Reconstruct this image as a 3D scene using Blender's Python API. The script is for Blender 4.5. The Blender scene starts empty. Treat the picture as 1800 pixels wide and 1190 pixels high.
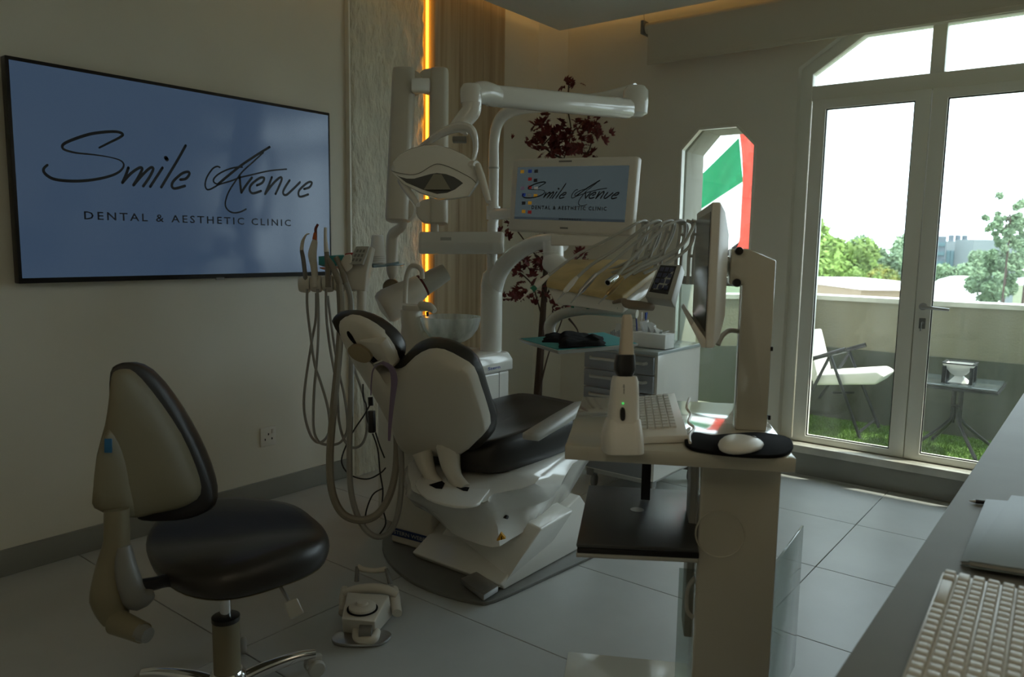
import bpy, bmesh, math, random
from mathutils import Vector, Matrix, noise
random.seed(7)
S = bpy.context.scene
COL = S.collection
PI = math.pi

# ------------------------------------------------------------------ camera
H = 1.27
FPX = 1343.8
CR = Vector((0.78625347, 0.61771853, 0.01514276))
CD = Vector((0.08696326, -0.08636063, -0.9924612))
CF = Vector((-0.61175394, 0.78164292, -0.12162016))
CC = Vector((0, 0, H))
cam = bpy.data.cameras.new('camera'); camo = bpy.data.objects.new('camera', cam); COL.objects.link(camo)
M = Matrix((CR, -CD, -CF)).transposed().to_4x4(); M.translation = CC
camo.matrix_world = M
cam.sensor_width = 36; cam.lens = FPX / 1800 * 36; cam.clip_start = .05; cam.clip_end = 400
cam.dof.use_dof = True; cam.dof.focus_distance = 2.7; cam.dof.aperture_fstop = 4.5
S.camera = camo

# ------------------------------------------------------------------ world, sun, exposure
W = bpy.data.worlds.new('sky'); S.world = W; W.use_nodes = True
nt = W.node_tree; bg = nt.nodes['Background']
bg.inputs[0].default_value = (0.79, 0.90, 1.0, 1); bg.inputs[1].default_value = 5.0
sun = bpy.data.lights.new('sun', 'SUN'); sun.energy = 7; sun.angle = 0.01; sun.color = (1, .93, .8)
suno = bpy.data.objects.new('sun', sun); COL.objects.link(suno)
suno.rotation_euler = Vector((0.60, 0.35, 1.0)).to_track_quat('Z', 'Y').to_euler()
suno.location = (5, 8, 9)
for n_, loc, sz, en in (('warm_fill', (-.1, -.7, 2.63), 1.2, 5.5), ('warm_fill', (.9, 1.6, 2.63), .8, 3.0)):  # added warm fill out of view, brightens surfaces facing the camera
    al = bpy.data.lights.new(n_, 'AREA'); al.energy = en; al.size = sz; al.color = (1, .84, .58)
    alo = bpy.data.objects.new(n_, al); COL.objects.link(alo); alo.location = loc
S.view_settings.view_transform = 'Standard'; S.view_settings.look = 'None'
S.view_settings.gamma = 1; S.view_settings.use_curve_mapping = False
S.view_settings.exposure = 0.0
S.cycles.max_bounces = 10; S.cycles.diffuse_bounces = 6; S.cycles.transparent_max_bounces = 24

# ------------------------------------------------------------------ materials
def mat(name, col, rough=.5, metal=0, emis=None, es=0, var=.0, scale=8, bump=0, bscale=60, stretch=None, coat=0, col2=None, trans=0, dist=.002):
    m = bpy.data.materials.new(name); m.use_nodes = True
    n = m.node_tree; b = n.nodes['Principled BSDF']
    b.inputs['Base Color'].default_value = (*col, 1); b.inputs['Roughness'].default_value = rough
    b.inputs['Metallic'].default_value = metal
    if coat: b.inputs['Coat Weight'].default_value = coat; b.inputs['Coat Roughness'].default_value = .08
    if emis: b.inputs['Emission Color'].default_value = (*emis, 1); b.inputs['Emission Strength'].default_value = es
    if trans: b.inputs['Transmission Weight'].default_value = trans
    if var or bump:
        tc = n.nodes.new('ShaderNodeTexCoord'); mp = n.nodes.new('ShaderNodeMapping')
        n.links.new(tc.outputs['Object'], mp.inputs[0])
        if stretch: mp.inputs['Scale'].default_value = stretch
    if var:
        t = n.nodes.new('ShaderNodeTexNoise'); t.inputs['Scale'].default_value = scale; t.inputs['Detail'].default_value = 5
        n.links.new(mp.outputs[0], t.inputs[0])
        r = n.nodes.new('ShaderNodeValToRGB'); r.color_ramp.elements[0].position = .35; r.color_ramp.elements[1].position = .65
        c2 = col2 or tuple(min(1, c * (1 + var)) for c in col); c1 = tuple(c * (1 - var) for c in col) if not col2 else col
        r.color_ramp.elements[0].color = (*c1, 1); r.color_ramp.elements[1].color = (*c2, 1)
        n.links.new(t.outputs['Fac'], r.inputs[0]); n.links.new(r.outputs[0], b.inputs['Base Color'])
    if bump:
        t = n.nodes.new('ShaderNodeTexNoise'); t.inputs['Scale'].default_value = bscale; t.inputs['Detail'].default_value = 6
        n.links.new(mp.outputs[0], t.inputs[0])
        k = n.nodes.new('ShaderNodeBump'); k.inputs['Strength'].default_value = bump; k.inputs['Distance'].default_value = dist
        n.links.new(t.outputs['Fac'], k.inputs['Height']); n.links.new(k.outputs[0], b.inputs['Normal'])
    return m

def glassmat(name, tint=(.93, .97, .95), dust=.04, refl=.08):
    m = bpy.data.materials.new(name); m.use_nodes = True; n = m.node_tree; n.nodes.clear()
    o = n.nodes.new('ShaderNodeOutputMaterial'); tr = n.nodes.new('ShaderNodeBsdfTransparent'); tr.inputs[0].default_value = (*tint, 1)
    gl = n.nodes.new('ShaderNodeBsdfGlossy'); gl.inputs['Roughness'].default_value = .02
    lw = n.nodes.new('ShaderNodeLayerWeight'); lw.inputs[0].default_value = .5
    pw_ = n.nodes.new('ShaderNodeMath'); pw_.operation = 'POWER'; pw_.inputs[1].default_value = 5; n.links.new(lw.outputs['Facing'], pw_.inputs[0])
    fr = n.nodes.new('ShaderNodeMath'); fr.operation = 'MULTIPLY_ADD'; fr.inputs[1].default_value = .92; fr.inputs[2].default_value = .035; n.links.new(pw_.outputs[0], fr.inputs[0])
    mx = n.nodes.new('ShaderNodeMixShader'); n.links.new(fr.outputs[0], mx.inputs[0]); n.links.new(tr.outputs[0], mx.inputs[1]); n.links.new(gl.outputs[0], mx.inputs[2])
    df = n.nodes.new('ShaderNodeBsdfTranslucent'); df.inputs[0].default_value = (.85, .88, .85, 1)
    df2 = n.nodes.new('ShaderNodeBsdfDiffuse'); df2.inputs[0].default_value = (.8, .82, .8, 1)
    ad = n.nodes.new('ShaderNodeMixShader'); ad.inputs[0].default_value = .5; n.links.new(df.outputs[0], ad.inputs[1]); n.links.new(df2.outputs[0], ad.inputs[2])
    tc = n.nodes.new('ShaderNodeTexCoord'); mp = n.nodes.new('ShaderNodeMapping'); mp.inputs['Scale'].default_value = (6, 6, 1.2)
    t = n.nodes.new('ShaderNodeTexNoise'); t.inputs['Scale'].default_value = 2; t.inputs['Detail'].default_value = 6
    n.links.new(tc.outputs['Object'], mp.inputs[0]); n.links.new(mp.outputs[0], t.inputs[0])
    mr = n.nodes.new('ShaderNodeMapRange'); mr.inputs[1].default_value = .35; mr.inputs[2].default_value = .75; mr.inputs[3].default_value = dust * .3; mr.inputs[4].default_value = dust * 1.6
    n.links.new(t.outputs['Fac'], mr.inputs[0])
    m2 = n.nodes.new('ShaderNodeMixShader'); n.links.new(mr.outputs[0], m2.inputs[0]); n.links.new(mx.outputs[0], m2.inputs[1]); n.links.new(ad.outputs[0], m2.inputs[2])
    n.links.new(m2.outputs[0], o.inputs[0])
    return m

WALL = mat('wall_paint', (.74, .71, .62), .75, var=.03, scale=2, bump=.1, bscale=150)
CEIL = mat('ceiling_paint', (.80, .81, .78), .8, var=.02, scale=1)
TILE = mat('floor_tile', (.46, .475, .47), .38, var=.07, scale=2.5, bump=.05, bscale=40)
GROUT = mat('grout', (.13, .125, .11), .9)
BASEB = mat('grey_skirting', (.26, .26, .235), .35, var=.05, scale=3)
STONE = mat('split_stone', (.74, .72, .62), .85, var=.10, scale=9, bump=1.0, bscale=30, stretch=(1, 1.8, .7), dist=.02)
WOOD = mat('oak_veneer', (.36, .26, .155), .5, var=.35, scale=4, bump=.1, bscale=30, stretch=(1, 7, .22), col2=(.52, .41, .27))
LED = mat('amber_led', (1, .6, .15), .5, emis=(1, .40, .025), es=5.5)
COVE = mat('cove_led', (1, .7, .3), .5, emis=(1, .58, .18), es=3.0)
FRAME = mat('white_frame', (.80, .79, .71), .4)
MARBLE = mat('sill_marble', (.60, .585, .52), .25, var=.15, scale=6)
GLASS = glassmat('dusty_glass', dust=.022)
GLASS2 = glassmat('smoked_pane', tint=(.8, .88, .84), dust=.05)
TINT = glassmat('tinted_pane', tint=(.42, .5, .44), dust=.06)
ACRY = glassmat('clear_acrylic', tint=(.72, .76, .74), dust=.16)
CLEAR = glassmat('clear_plastic', tint=(.98, .985, .985), dust=.05)
BOWLG = glassmat('frosted_bowl_glass', tint=(.72, .76, .73), dust=.55)
BLACKP = mat('black_plastic', (.010, .010, .012), .35)
BLACKM = mat('black_matte', (.008, .008, .009), .9); BLACKM.node_tree.nodes['Principled BSDF'].inputs['Specular IOR Level'].default_value = .1
LEATH = mat('dark_upholstery', (.020, .017, .015), .38, bump=.12, bscale=220, var=.1, scale=6)
CREAM = mat('cream_plastic', (.66, .62, .54), .38)
WHITE = mat('white_enamel', (.76, .745, .70), .16, coat=.4)
WHITEM = mat('white_plastic', (.76, .73, .67), .35)
STOOLC = mat('stool_shell', (.20, .175, .11), .5)
GREYP = mat('grey_plastic', (.20, .20, .19), .4)
LGREY = mat('light_grey_plastic', (.42, .42, .39), .35)
HOSE = mat('grey_hose', (.32, .31, .28), .45)
HOSEB = mat('taupe_hose', (.27, .24, .19), .5)
CHROME = mat('chrome', (.75, .75, .76), .12, metal=1)
STEEL = mat('brushed_steel', (.5, .5, .5), .32, metal=1)
DRAW = mat('drawer_grey', (.25, .265, .28), .35, metal=.3)
YEL = mat('amber_tray_cover', (.58, .44, .21), .45, var=.15, scale=12)
TEAL = mat('teal_paper', (.06, .36, .36), .7)
BLUE = mat('blue', (.02, .06, .35), .4)
GREEN = mat('green_mark', (.02, .20, .12), .4)
ORANGE = mat('orange_plastic', (.55, .12, .02), .4)
RED = mat('red_plastic', (.35, .02, .02), .5)
AMBERP = mat('dark_red_tip', (.16, .02, .01), .3)
YELW = mat('warning_yellow', (.7, .35, .02), .5)
PURPLE = mat('mauve_ribbon', (.22, .16, .24), .7)
LABELB = mat('navy_label', (.01, .03, .13), .4)
PAPER = mat('white_tissue', (.85, .85, .83), .8)
ALU = mat('slate_aluminium', (.10, .105, .11), .35, metal=.6)
BARK = mat('bark', (.07, .045, .035), .9, bump=.4, bscale=60)
LEAF = mat('crimson_leaf', (.13, .014, .014), .6, var=.4, scale=30)
SCRTV = mat('tv_screen', (.01, .012, .016), .16, emis=(.32, .54, .92), es=.10)
SCRMON = mat('monitor_screen', (.02, .022, .024), .22, emis=(.46, .62, .66), es=.075)
SCRDARK = mat('dark_screen', (.03, .03, .035), .12)
INK = mat('ink_black', (.004, .004, .006), .5)
INKB = mat('ink_navy', (.004, .007, .02), .5)
INKG = mat('ink_grey', (.02, .02, .02), .5)
DESK = mat('desk_grey_laminate', (.20, .20, .185), .6, var=.05, scale=5)
CARTW = mat('cart_gloss_white', (.52, .49, .41), .10, coat=1.0)
KEYC = mat('key_cap', (.60, .585, .53), .45)
NOTE = mat('notebook_cover', (.19, .22, .22), .5)
PAGES = mat('page_edges', (.55, .52, .46), .8, bump=.3, bscale=300)
GRASS = mat('artificial_turf', (.10, .20, .022), .9, var=.25, scale=20)
STUC = mat('cream_stucco', (.26, .24, .175), .9, bump=.5, bscale=70, var=.04, scale=3, dist=.006)
BAND = mat('grey_green_band', (.085, .09, .07), .9, var=.06, scale=3)
CONC = mat('pale_concrete', (.32, .31, .26), .9, bump=.3, bscale=30, var=.1, scale=6, stretch=(3, 3, .6))
BLIND = mat('blind_fabric', (.62, .56, .45), .85, bump=.1, bscale=300)

# ------------------------------------------------------------------ helpers
def ray(px, py): return CR * ((px - 900) / FPX) + CD * ((py - 595) / FPX) + CF
def P(px, py, d): return CC + ray(px, py) * d                     # the point seen there, d metres into the room
def hit(px, py, p, n):
    r = ray(px, py); n = Vector(n); return CC + r * ((Vector(p) - CC).dot(n) / r.dot(n))
def PX(px, py, x): return hit(px, py, (x, 0, 0), (1, 0, 0))
def PY(px, py, y): return hit(px, py, (0, y, 0), (0, 1, 0))
def PZ(px, py, z): return hit(px, py, (0, 0, z), (0, 0, 1))

ORG = {}
def empty(name, label, cat, loc=(0, 0, 0), group=None):
    o = bpy.data.objects.new(name, None); COL.objects.link(o); o.location = loc; o.empty_display_size = .1
    o['label'] = label; o['category'] = cat
    if group: o['group'] = group
    ORG[o.name] = Vector(loc); return o
def tag(o, label, cat, group=None):
    o['label'] = label; o['category'] = cat
    if group: o['group'] = group
    return o
def obj(name, bm, m, parent=None, smooth=True, bev=0, seg=2, angle=35, kind=None, label=None, keep=False):
    if bev:
        bm.normal_update()
        es = [e for e in bm.edges if len(e.link_faces) == 2 and e.calc_face_angle(0) > math.radians(angle)]
        bmesh.ops.bevel(bm, geom=es, offset=bev, segments=seg, profile=.5, affect='EDGES', clamp_overlap=True)
    if not keep: bmesh.ops.recalc_face_normals(bm, faces=bm.faces)
    if parent is not None: org = ORG[parent.name]
    else:
        xs = [v.co for v in bm.verts]
        org = Vector(((min(v.x for v in xs) + max(v.x for v in xs)) / 2, (min(v.y for v in xs) + max(v.y for v in xs)) / 2, min(v.z for v in xs)))
    bmesh.ops.translate(bm, verts=bm.verts, vec=-org)
    me = bpy.data.meshes.new(name); bm.to_mesh(me); bm.free()
    me.materials.append(m)
    if smooth:
        me.polygons.foreach_set('use_smooth', [True] * len(me.polygons)); me.set_sharp_from_angle(angle=math.radians(angle + 5))
    o = bpy.data.objects.new(name, me); COL.objects.link(o)
    if parent is not None: o.parent = parent
    else: o.location = org
    ORG[o.name] = org
    if kind: o['kind'] = kind
    if label: o['label'] = label
    return o
def struct(name, bm, m, **k):
    o = obj(name, bm, m, **k)
    if o.parent is None: o['kind'] = 'structure'
    return o
def copy_tree(o, parent=None):
    c = o.copy(); COL.objects.link(c); ORG[c.name] = ORG[o.name].copy()
    if parent: c.parent = parent
    for ch in list(o.children): copy_tree(ch, c)
    return c

def B(): return bmesh.new()
def box(bm, a, b, rz=0, piv=None):
    a = Vector(a); b = Vector(b)
    r = bmesh.ops.create_cube(bm, size=1)
    vs = r['verts']; c = (a + b) / 2; s = b - a
    for v in vs: v.co = Vector((v.co.x * s.x, v.co.y * s.y, v.co.z * s.z)) + c
    if rz:
        bmesh.ops.rotate(bm, cent=piv or c, matrix=Matrix.Rotation(rz, 3, 'Z'), verts=vs)
    return bm
def obox(bm, o, u, v, w):
    """box from corner o with edge vectors u v w"""
    o, u, v, w = map(Vector, (o, u, v, w))
    vs = [bm.verts.new(o + u * i + v * j + w * k) for i in (0, 1) for j in (0, 1) for k in (0, 1)]
    for f in ((0, 1, 3, 2), (4, 6, 7, 5), (0, 4, 5, 1), (2, 3, 7, 6), (0, 2, 6, 4), (1, 5, 7, 3)):
        bm.faces.new([vs[i] for i in f])
    return bm
def loft(bm, rings, caps=True, closed=False):
    R = [[bm.verts.new(Vector(p)) for p in r] for r in rings]; n = len(R[0])
    for a, b in list(zip(R, R[1:])) + ([(R[-1], R[0])] if closed else []):
        for i in range(n):
            j = (i + 1) % n
            bm.faces.new((a[i], a[j], b[j], b[i]))
    if caps and not closed:
        bm.faces.new(list(reversed(R[0]))); bm.faces.new(R[-1])
    return bm
def cr(pts, n):
    pts = [Vector(p) for p in pts]
    if len(pts) < 3 or n < 2: return pts
    out = []
    for i in range(len(pts) - 1):
        p0 = pts[max(i - 1, 0)]; p1 = pts[i]; p2 = pts[i + 1]; p3 = pts[min(i + 2, len(pts) - 1)]
        for k in range(n):
            t = k / n
            out.append(.5 * ((2 * p1) + (p2 - p0) * t + (2 * p0 - 5 * p1 + 4 * p2 - p3) * t * t + (3 * p1 - p0 - 3 * p2 + p3) * t ** 3))
    out.append(pts[-1]); return out
def tube(bm, pts, r, seg=10, n=6, flat=1.0, up=None):
    rs = r if isinstance(r, (list, tuple)) else [r] * len(pts)
    c = cr(pts, n); m = len(c)
    if n >= 2 and len(pts) >= 3: rr = [rs[min(int(i / n), len(rs) - 1)] * (1 - (i % n) / n) + rs[min(int(i / n) + 1, len(rs) - 1)] * ((i % n) / n) for i in range(m)]
    else: rr = list(rs)
    rings = []; prev = None
    for i, p in enumerate(c):
        t = (c[min(i + 1, m - 1)] - c[max(i - 1, 0)]).normalized()
        if up is not None: a = t.cross(Vector(up)).normalized() if t.cross(Vector(up)).length > 1e-4 else prev
        elif prev is None: a = t.orthogonal().normalized()
        else:
            a = prev - t * prev.dot(t); a = a.normalized() if a.length > 1e-6 else t.orthogonal().normalized()
        prev = a; b = t.cross(a)
        rings.append([p + (a * math.cos(2 * PI * k / seg) * flat + b * math.sin(2 * PI * k / seg)) * rr[i] for k in range(seg)])
    return loft(bm, rings)
def cyl(bm, a, b, r, r2=None, seg=20): return tube(bm, [a, b], [r, r2 if r2 is not None else r], seg, 1)
def lathe(bm, prof, o=(0, 0, 0), ax=(0, 0, 1), seg=28, sx=1, sy=1):
    q = Vector((0, 0, 1)).rotation_difference(Vector(ax).normalized()); o = Vector(o)
    rings = [[o + q @ Vector((math.cos(2 * PI * k / seg) * r * sx, math.sin(2 * PI * k / seg) * r * sy, z)) for k in range(seg)] for r, z in prof]
    return loft(bm, rings)
def prism(bm, pts, w, hole=None):
    """closed 3D polygon extruded by vector w"""
    w = Vector(w); return loft(bm, [pts, [Vector(p) + w for p in pts]])
def shrink(pts, s, off=Vector((0, 0, 0))):
    c = sum((Vector(p) for p in pts), Vector()) / len(pts)
    return [c + (Vector(p) - c) * s + off for p in pts]
def pad(bm, pts, w, prof=None, dome=.0):
    """cushion: closed outline given thickness vector w with rounded rim and a slight dome"""
    prof = prof or [(.30, -.0), (.75, 0), (.93, .03), (.985, .15), (1.0, .38), (1.0, .6), (.985, .82), (.95, .94), (.85, 1.0), (.6, 1.0), (.25, 1.0)]
    w = Vector(w)
    return loft(bm, [shrink(pts, s, w * (h + dome * (1 - s) * (1 if h > .5 else 0))) for s, h in prof])
def smooth_ring(pts, n=4):
    pts = [Vector(p) for p in pts]; m = len(pts); out = []
    for i in range(m):
        p0, p1, p2, p3 = pts[i - 1], pts[i], pts[(i + 1) % m], pts[(i + 2) % m]
        for k in range(n):
            t = k / n
            out.append(.5 * ((2 * p1) + (p2 - p0) * t + (2 * p0 - 5 * p1 + 4 * p2 - p3) * t * t + (3 * p1 - p0 - 3 * p2 + p3) * t ** 3))
    return out
def grid_relief(bm, o, u, v, nu, nv, f):
    o, u, v = Vector(o), Vector(u), Vector(v); n = u.cross(v).normalized()
    V = [[bm.verts.new(o + u * (i / nu) + v * (j / nv) + n * f(i / nu, j / nv)) for j in range(nv + 1)] for i in range(nu + 1)]
    for i in range(nu):
        for j in range(nv): bm.faces.new((V[i][j], V[i + 1][j], V[i + 1][j + 1], V[i][j + 1]))
    return bm
def poly_holes(outer, holes, to3, thick):
    """flat wall with holes; to3 maps (a,b,depth) to world"""
    cu = bpy.data.curves.new('tmp', 'CURVE'); cu.dimensions = '2D'; cu.fill_mode = 'BOTH'; cu.extrude = thick / 2
    for poly in [outer] + holes:
        s = cu.splines.new('POLY'); s.points.add(len(poly) - 1); s.use_cyclic_u = True
        for k, (a, b) in enumerate(poly): s.points[k].co = (a, b, 0, 1)
    o = bpy.data.objects.new('tmp', cu); COL.objects.link(o)
    dg = bpy.context.evaluated_depsgraph_get(); me = bpy.data.meshes.new_from_object(o.evaluated_get(dg))
    bm = bmesh.new(); bm.from_mesh(me); bpy.data.objects.remove(o); bpy.data.meshes.remove(me)
    for v in bm.verts: v.co = Vector(to3(v.co.x, v.co.y, v.co.z + thick / 2))
    bmesh.ops.remove_doubles(bm, verts=bm.verts, dist=1e-5)
    return bm
def text(bm, s, o, u, v, size, width=None, spacing=1.0, bold=.012):
    """flat lettering on the plane o,u,v (unit vectors); width stretches it to fit"""
    cu = bpy.data.curves.new('tmp', 'FONT'); cu.body = s; cu.size = 1; cu.space_character = spacing; cu.extrude = 0; cu.offset = bold; cu.resolution_u = 2
    ob = bpy.data.objects.new('tmp', cu); COL.objects.link(ob)
    dg = bpy.context.evaluated_depsgraph_get(); me = bpy.data.meshes.new_from_object(ob.evaluated_get(dg)); bpy.data.objects.remove(ob)
    b2 = bmesh.new(); b2.from_mesh(me)
    xs = [q.co.x for q in b2.verts]; x0, x1 = min(xs), max(xs); sx = (width / (x1 - x0)) if width else size; sy = size / .7
    o, u, v = Vector(o), Vector(u), Vector(v)
    for q in b2.verts: q.co = o + u * ((q.co.x - x0) * sx) + v * (q.co.y * sy)
    b2.to_mesh(me); b2.free(); bm.from_mesh(me); bpy.data.meshes.remove(me); return bm
def ribbon(bm, pts, w, nrm, n=5, taper=False):
    c = cr(pts, n); nrm = Vector(nrm).normalized(); L = []; m = len(c)
    for i, p in enumerate(c):
        t = (c[min(i + 1, m - 1)] - c[max(i - 1, 0)]).normalized(); s = t.cross(nrm)
        k = w * (1 if not taper else (.45 + .75 * abs(math.sin(PI * (i / m) * 1.7 + .4))))
        L.append((bm.verts.new(p + s * k), bm.verts.new(p - s * k)))
    for (a, b), (c_, d) in zip(L, L[1:]): bm.faces.new((a, b, d, c_))
    for p in (c[0], c[-1]):
        ring = [bm.verts.new(p + (Matrix.Rotation(2 * PI * j / 8, 3, nrm) @ nrm.orthogonal().normalized()) * w * (.5 if taper else 1)) for j in range(8)]
        bm.faces.new(ring)
    return bm

# ================================================================== ROOM
XL, YB, XR, YF = -3.20, 4.39, 1.9, -1.8
ZC, ZS = 2.90, 2.65
flo = struct('floor', box(B(), (XL - .15, YF - .15, -.10), (XR + .15, YB + .2, -.008)), GROUT)
txs = [-3.257 + 1.2065 * i for i in range(5)]; tys = [YB + .21 - .605 - .605 * i + .0 for i in range(0)]
ys = [3.70 - .6105 * i for i in range(-1, 10)]
tile0 = None
for i in range(5):
    for y0 in ys:
        x0, x1, ya, yb = txs[i], txs[i] + 1.2065, y0, y0 + .6105
        x0 = max(x0, XL); x1 = min(x1, XR); ya = max(ya, YF); yb = min(yb, YB)
        if yb - ya < .01 or x1 - x0 < .01: continue
        obj('tile', box(B(), (x0 + .0016, ya + .0016, -.012), (x1 - .0016, yb - .0016, 0)), TILE, flo, bev=.0012, seg=1)
# left wall with its claddings
wl = struct('wall_left', box(B(), (XL - .15, YF - .15, -.1), (XL, YB + .15, ZC + .1)), WALL)
obj('built_out_panel', box(B(), (XL, 3.87, 0), (-3.125, YB, ZC)), WALL, wl, bev=.003)
def stone_f(a, b):
    p = Vector((a * .55 * 9, b * 2.7 * 5, 0))
    e = .012 * noise.noise(p) + .008 * noise.noise(p * 2.7) + .006 * abs(noise.noise(p * 5.1 + Vector((3, 1, 0))))
    k = min(1, a / .04, (1 - a) / .03)
    return .030 * min(1, max(0, k)) ** .5 + e * (1 if k > .5 else .4)
sp = grid_relief(B(), (XL + .001, 2.672, 0.0), (0, .541, 0), (0, 0, ZC), 64, 260, stone_f)
for v in sp.verts:
    if v.co.y > 3.15: v.co.y += .012 * noise.noise(Vector((0, v.co.y * 4, v.co.z * 9)))
obj('stone_cladding', sp, STONE, wl, angle=60, keep=True)
obj('stone_edge_trim', box(B(), (XL, 2.662, 0), (XL + .03, 2.672, ZC)), FRAME, wl)
obj('light_strip', box(B(), (XL + .030, 3.219, .3), (XL + .041, 3.2285, ZC)), LED, wl)
wp = B(); box(wp, (XL, 3.23, 0), (XL + .085, 3.855, ZC)); obj('wood_panel', wp, WOOD, wl, bev=.002, seg=1)
for k in range(3):
    obj('veneer_board', box(B(), (XL + .085, 3.231 + k * .2085, 0), (XL + .092, 3.231 + k * .2085 + .2075, ZC)), WOOD, wl, bev=.001, seg=1)
# corner chamfer
cb = B(); prism(cb, [(-3.126, 4.23, 0), (-2.99, YB + .01, 0), (-3.126, YB + .01, 0)], (0, 0, ZC)); obj('corner_post', cb, WALL, wl)
bl = B(); box(bl, (XL, YF, 0), (XL + .014, 2.66, .102)); struct('baseboard_left', bl, BASEB, bev=.002)
# socket plate
sk = empty('wall_socket', 'white square electric socket on the left wall under the television', 'socket', (XL, 2.146, .27))
c0 = PX(456, 753, XL); c1 = PX(484, 780, XL)
ya, yb, zt, zb = c0.y, c1.y, c0.z, c1.z + .0
obj('plate', box(B(), (XL, ya, zb), (XL + .009, yb, zt)), WHITEM, sk, bev=.003)
hb = B()
for dy, dz in ((.5, .62), (.28, .36), (.72, .36)):
    y = ya + (yb - ya) * dy; z = zb + (zt - zb) * dz; box(hb, (XL + .009, y - .003, z - .005), (XL + .0095, y + .003, z + .005))
obj('pin_slots', hb, BLACKM, sk)
obj('rocker_switch', box(B(), (XL + .008, ya + (yb - ya) * .70, zb + (zt - zb) * .66), (XL + .013, ya + (yb - ya) * .84, zb + (zt - zb) * .86)), WHITEM, sk, bev=.001)

# back wall with two openings
WX0, WX1, WZ0, WZ1 = -1.462, 1.36, .168, 2.46  # opening widened to the right, out of view, to admit more daylight
HZ = .10
door_hole = [(WX0, .118), (WX1, .118), (WX1, 2.26), (WX1 - .30, WZ1), (WX0 + .30, WZ1), (WX0, 2.26)]
wall_hole = [(WX0, HZ), (WX1, HZ), (WX1, 2.26), (WX1 - .30, WZ1), (WX0 + .30, WZ1), (WX0, 2.26)]
w2 = [(-2.150, .25), (-1.675, .25), (-1.675, 1.865), (-1.795, 1.985), (-2.035, 1.985), (-2.150, 1.865)]
YO = YB + .30
wb = poly_holes([(XL - .15, -.1), (XR + .15, -.1), (XR + .15, ZC + .1), (XL - .15, ZC + .1)], [wall_hole, w2], lambda a, b, d: (a, YB + d, b), .30)
struct('wall_back', wb, WALL, smooth=False)
# lighter concrete lining of the small window opening, wrapping only the outer depth
ob = B()
loft(ob, [[(a, YB + .06, b) for a, b in shrinkp] for shrinkp in ([(x, z) for x, z in w2],)] + [[(a, YO + .002, b) for a, b in w2], [(-1.9125 + (a + 1.9125) * .93, YO + .002, 1.12 + (b - 1.12) * .985) for a, b in w2], [(-1.9125 + (a + 1.9125) * .93, YB + .06, 1.12 + (b - 1.12) * .985) for a, b in w2]], closed=True)
struct('trim_1', ob, CONC, smooth=False)
struct('wall_right', box(B(), (XR, YF - .15, -.1), (XR + .15, YB, ZC + .1)), WALL)
struct('wall_front', box(B(), (XL, YF - .15, -.1), (XR, YF, ZC + .1)), WALL)
struct('ceiling', box(B(), (XL - .15, YF - .15, ZC), (XR + .15, YB + .3, ZC + .12)), CEIL)
so = struct('trim_2', box(B(), (-2.96, YF, ZS), (XR, 4.235, ZS + .07)), CEIL, bev=.003)
obj('slot_vent', obox(B(), (PZ(1003, -2, ZS - .001)), Vector((.05, 0, 0)), Vector((0, .012, 0)), (0, 0, -.004)), BLACKM, so)
obj('slot_vent', obox(B(), (PZ(992, -12, ZS - .001)), Vector((.05, 0, 0)), Vector((0, .012, 0)), (0, 0, -.004)), BLACKM, so)
cv = B(); box(cv, (-2.90, 4.16, ZS + .075), (XR - .1, 4.18, ZS + .09)); box(cv, (-2.91, 1.6, ZS + .075), (-2.89, 4.16, ZS + .09))
obj('cove_light', cv, COVE, so)
# sill / threshold
st = struct('trim_3', box(B(), (WX0 - .06, YB - .055, .125), (XR, YB + .0, .168)), MARBLE, bev=.004)
obj('sill_bed', box(B(), (WX0, YB, HZ), (WX1, YB + .13, .168)), MARBLE, st)
obj('riser', box(B(), (WX0 - .9, YB - .045, 0), (XR, YB, .125)), BASEB, st, bev=.002)
struct('baseboard_back', box(B(), (XL + .08, YB - .014, 0), (WX0 - .9, YB, .102)), BASEB, bev=.002)
# white reveal band around the door opening
def ringbar(bm, poly, wd, y0, y1, cx, cz):
    """frame strip following poly, width wd inwards"""
    n = len(poly); inn = []
    for i in range(n):
        p = Vector(poly[i]); a = (Vector(poly[i - 1]) - p).normalized(); b = (Vector(poly[(i + 1) % n]) - p).normalized()
        bis = (a + b); bis = bis.normalized() if bis.length > 1e-5 else Vector((-a.y, a.x))
        s = abs(a.cross(bis)) if hasattr(a, 'cross') and False else abs(a.x * bis.y - a.y * bis.x)
        inn.append(p + bis * (wd / max(s, .2)))
    loft(bm, [[(p[0], y0, p[1]) for p in poly], [(p[0], y1, p[1]) for p in poly], [(p[0], y1, p[1]) for p in inn], [(p[0], y0, p[1]) for p in inn]], closed=True)
    return inn
door = empty('window_1', 'x', 'x'); del door['label']; del door['category']; door['kind'] = 'structure'
fb = B(); inn = ringbar(fb, door_hole, .062, YB + .055, YB + .125, 0, 0)
box(fb, (WX0 + .05, YB + .06, 2.085), (WX1 - .05, YB + .12, 2.165))
MX = [-.79, -.085, .64]
for mx in MX: box(fb, (mx - .033, YB + .06, 2.16), (mx + .033, YB + .12, WZ1 - .05))
box(fb, (-.115, YB + .06, WZ0), (-.055, YB + .12, 2.09))
obj('frame', fb, FRAME, door, bev=.004)
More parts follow.
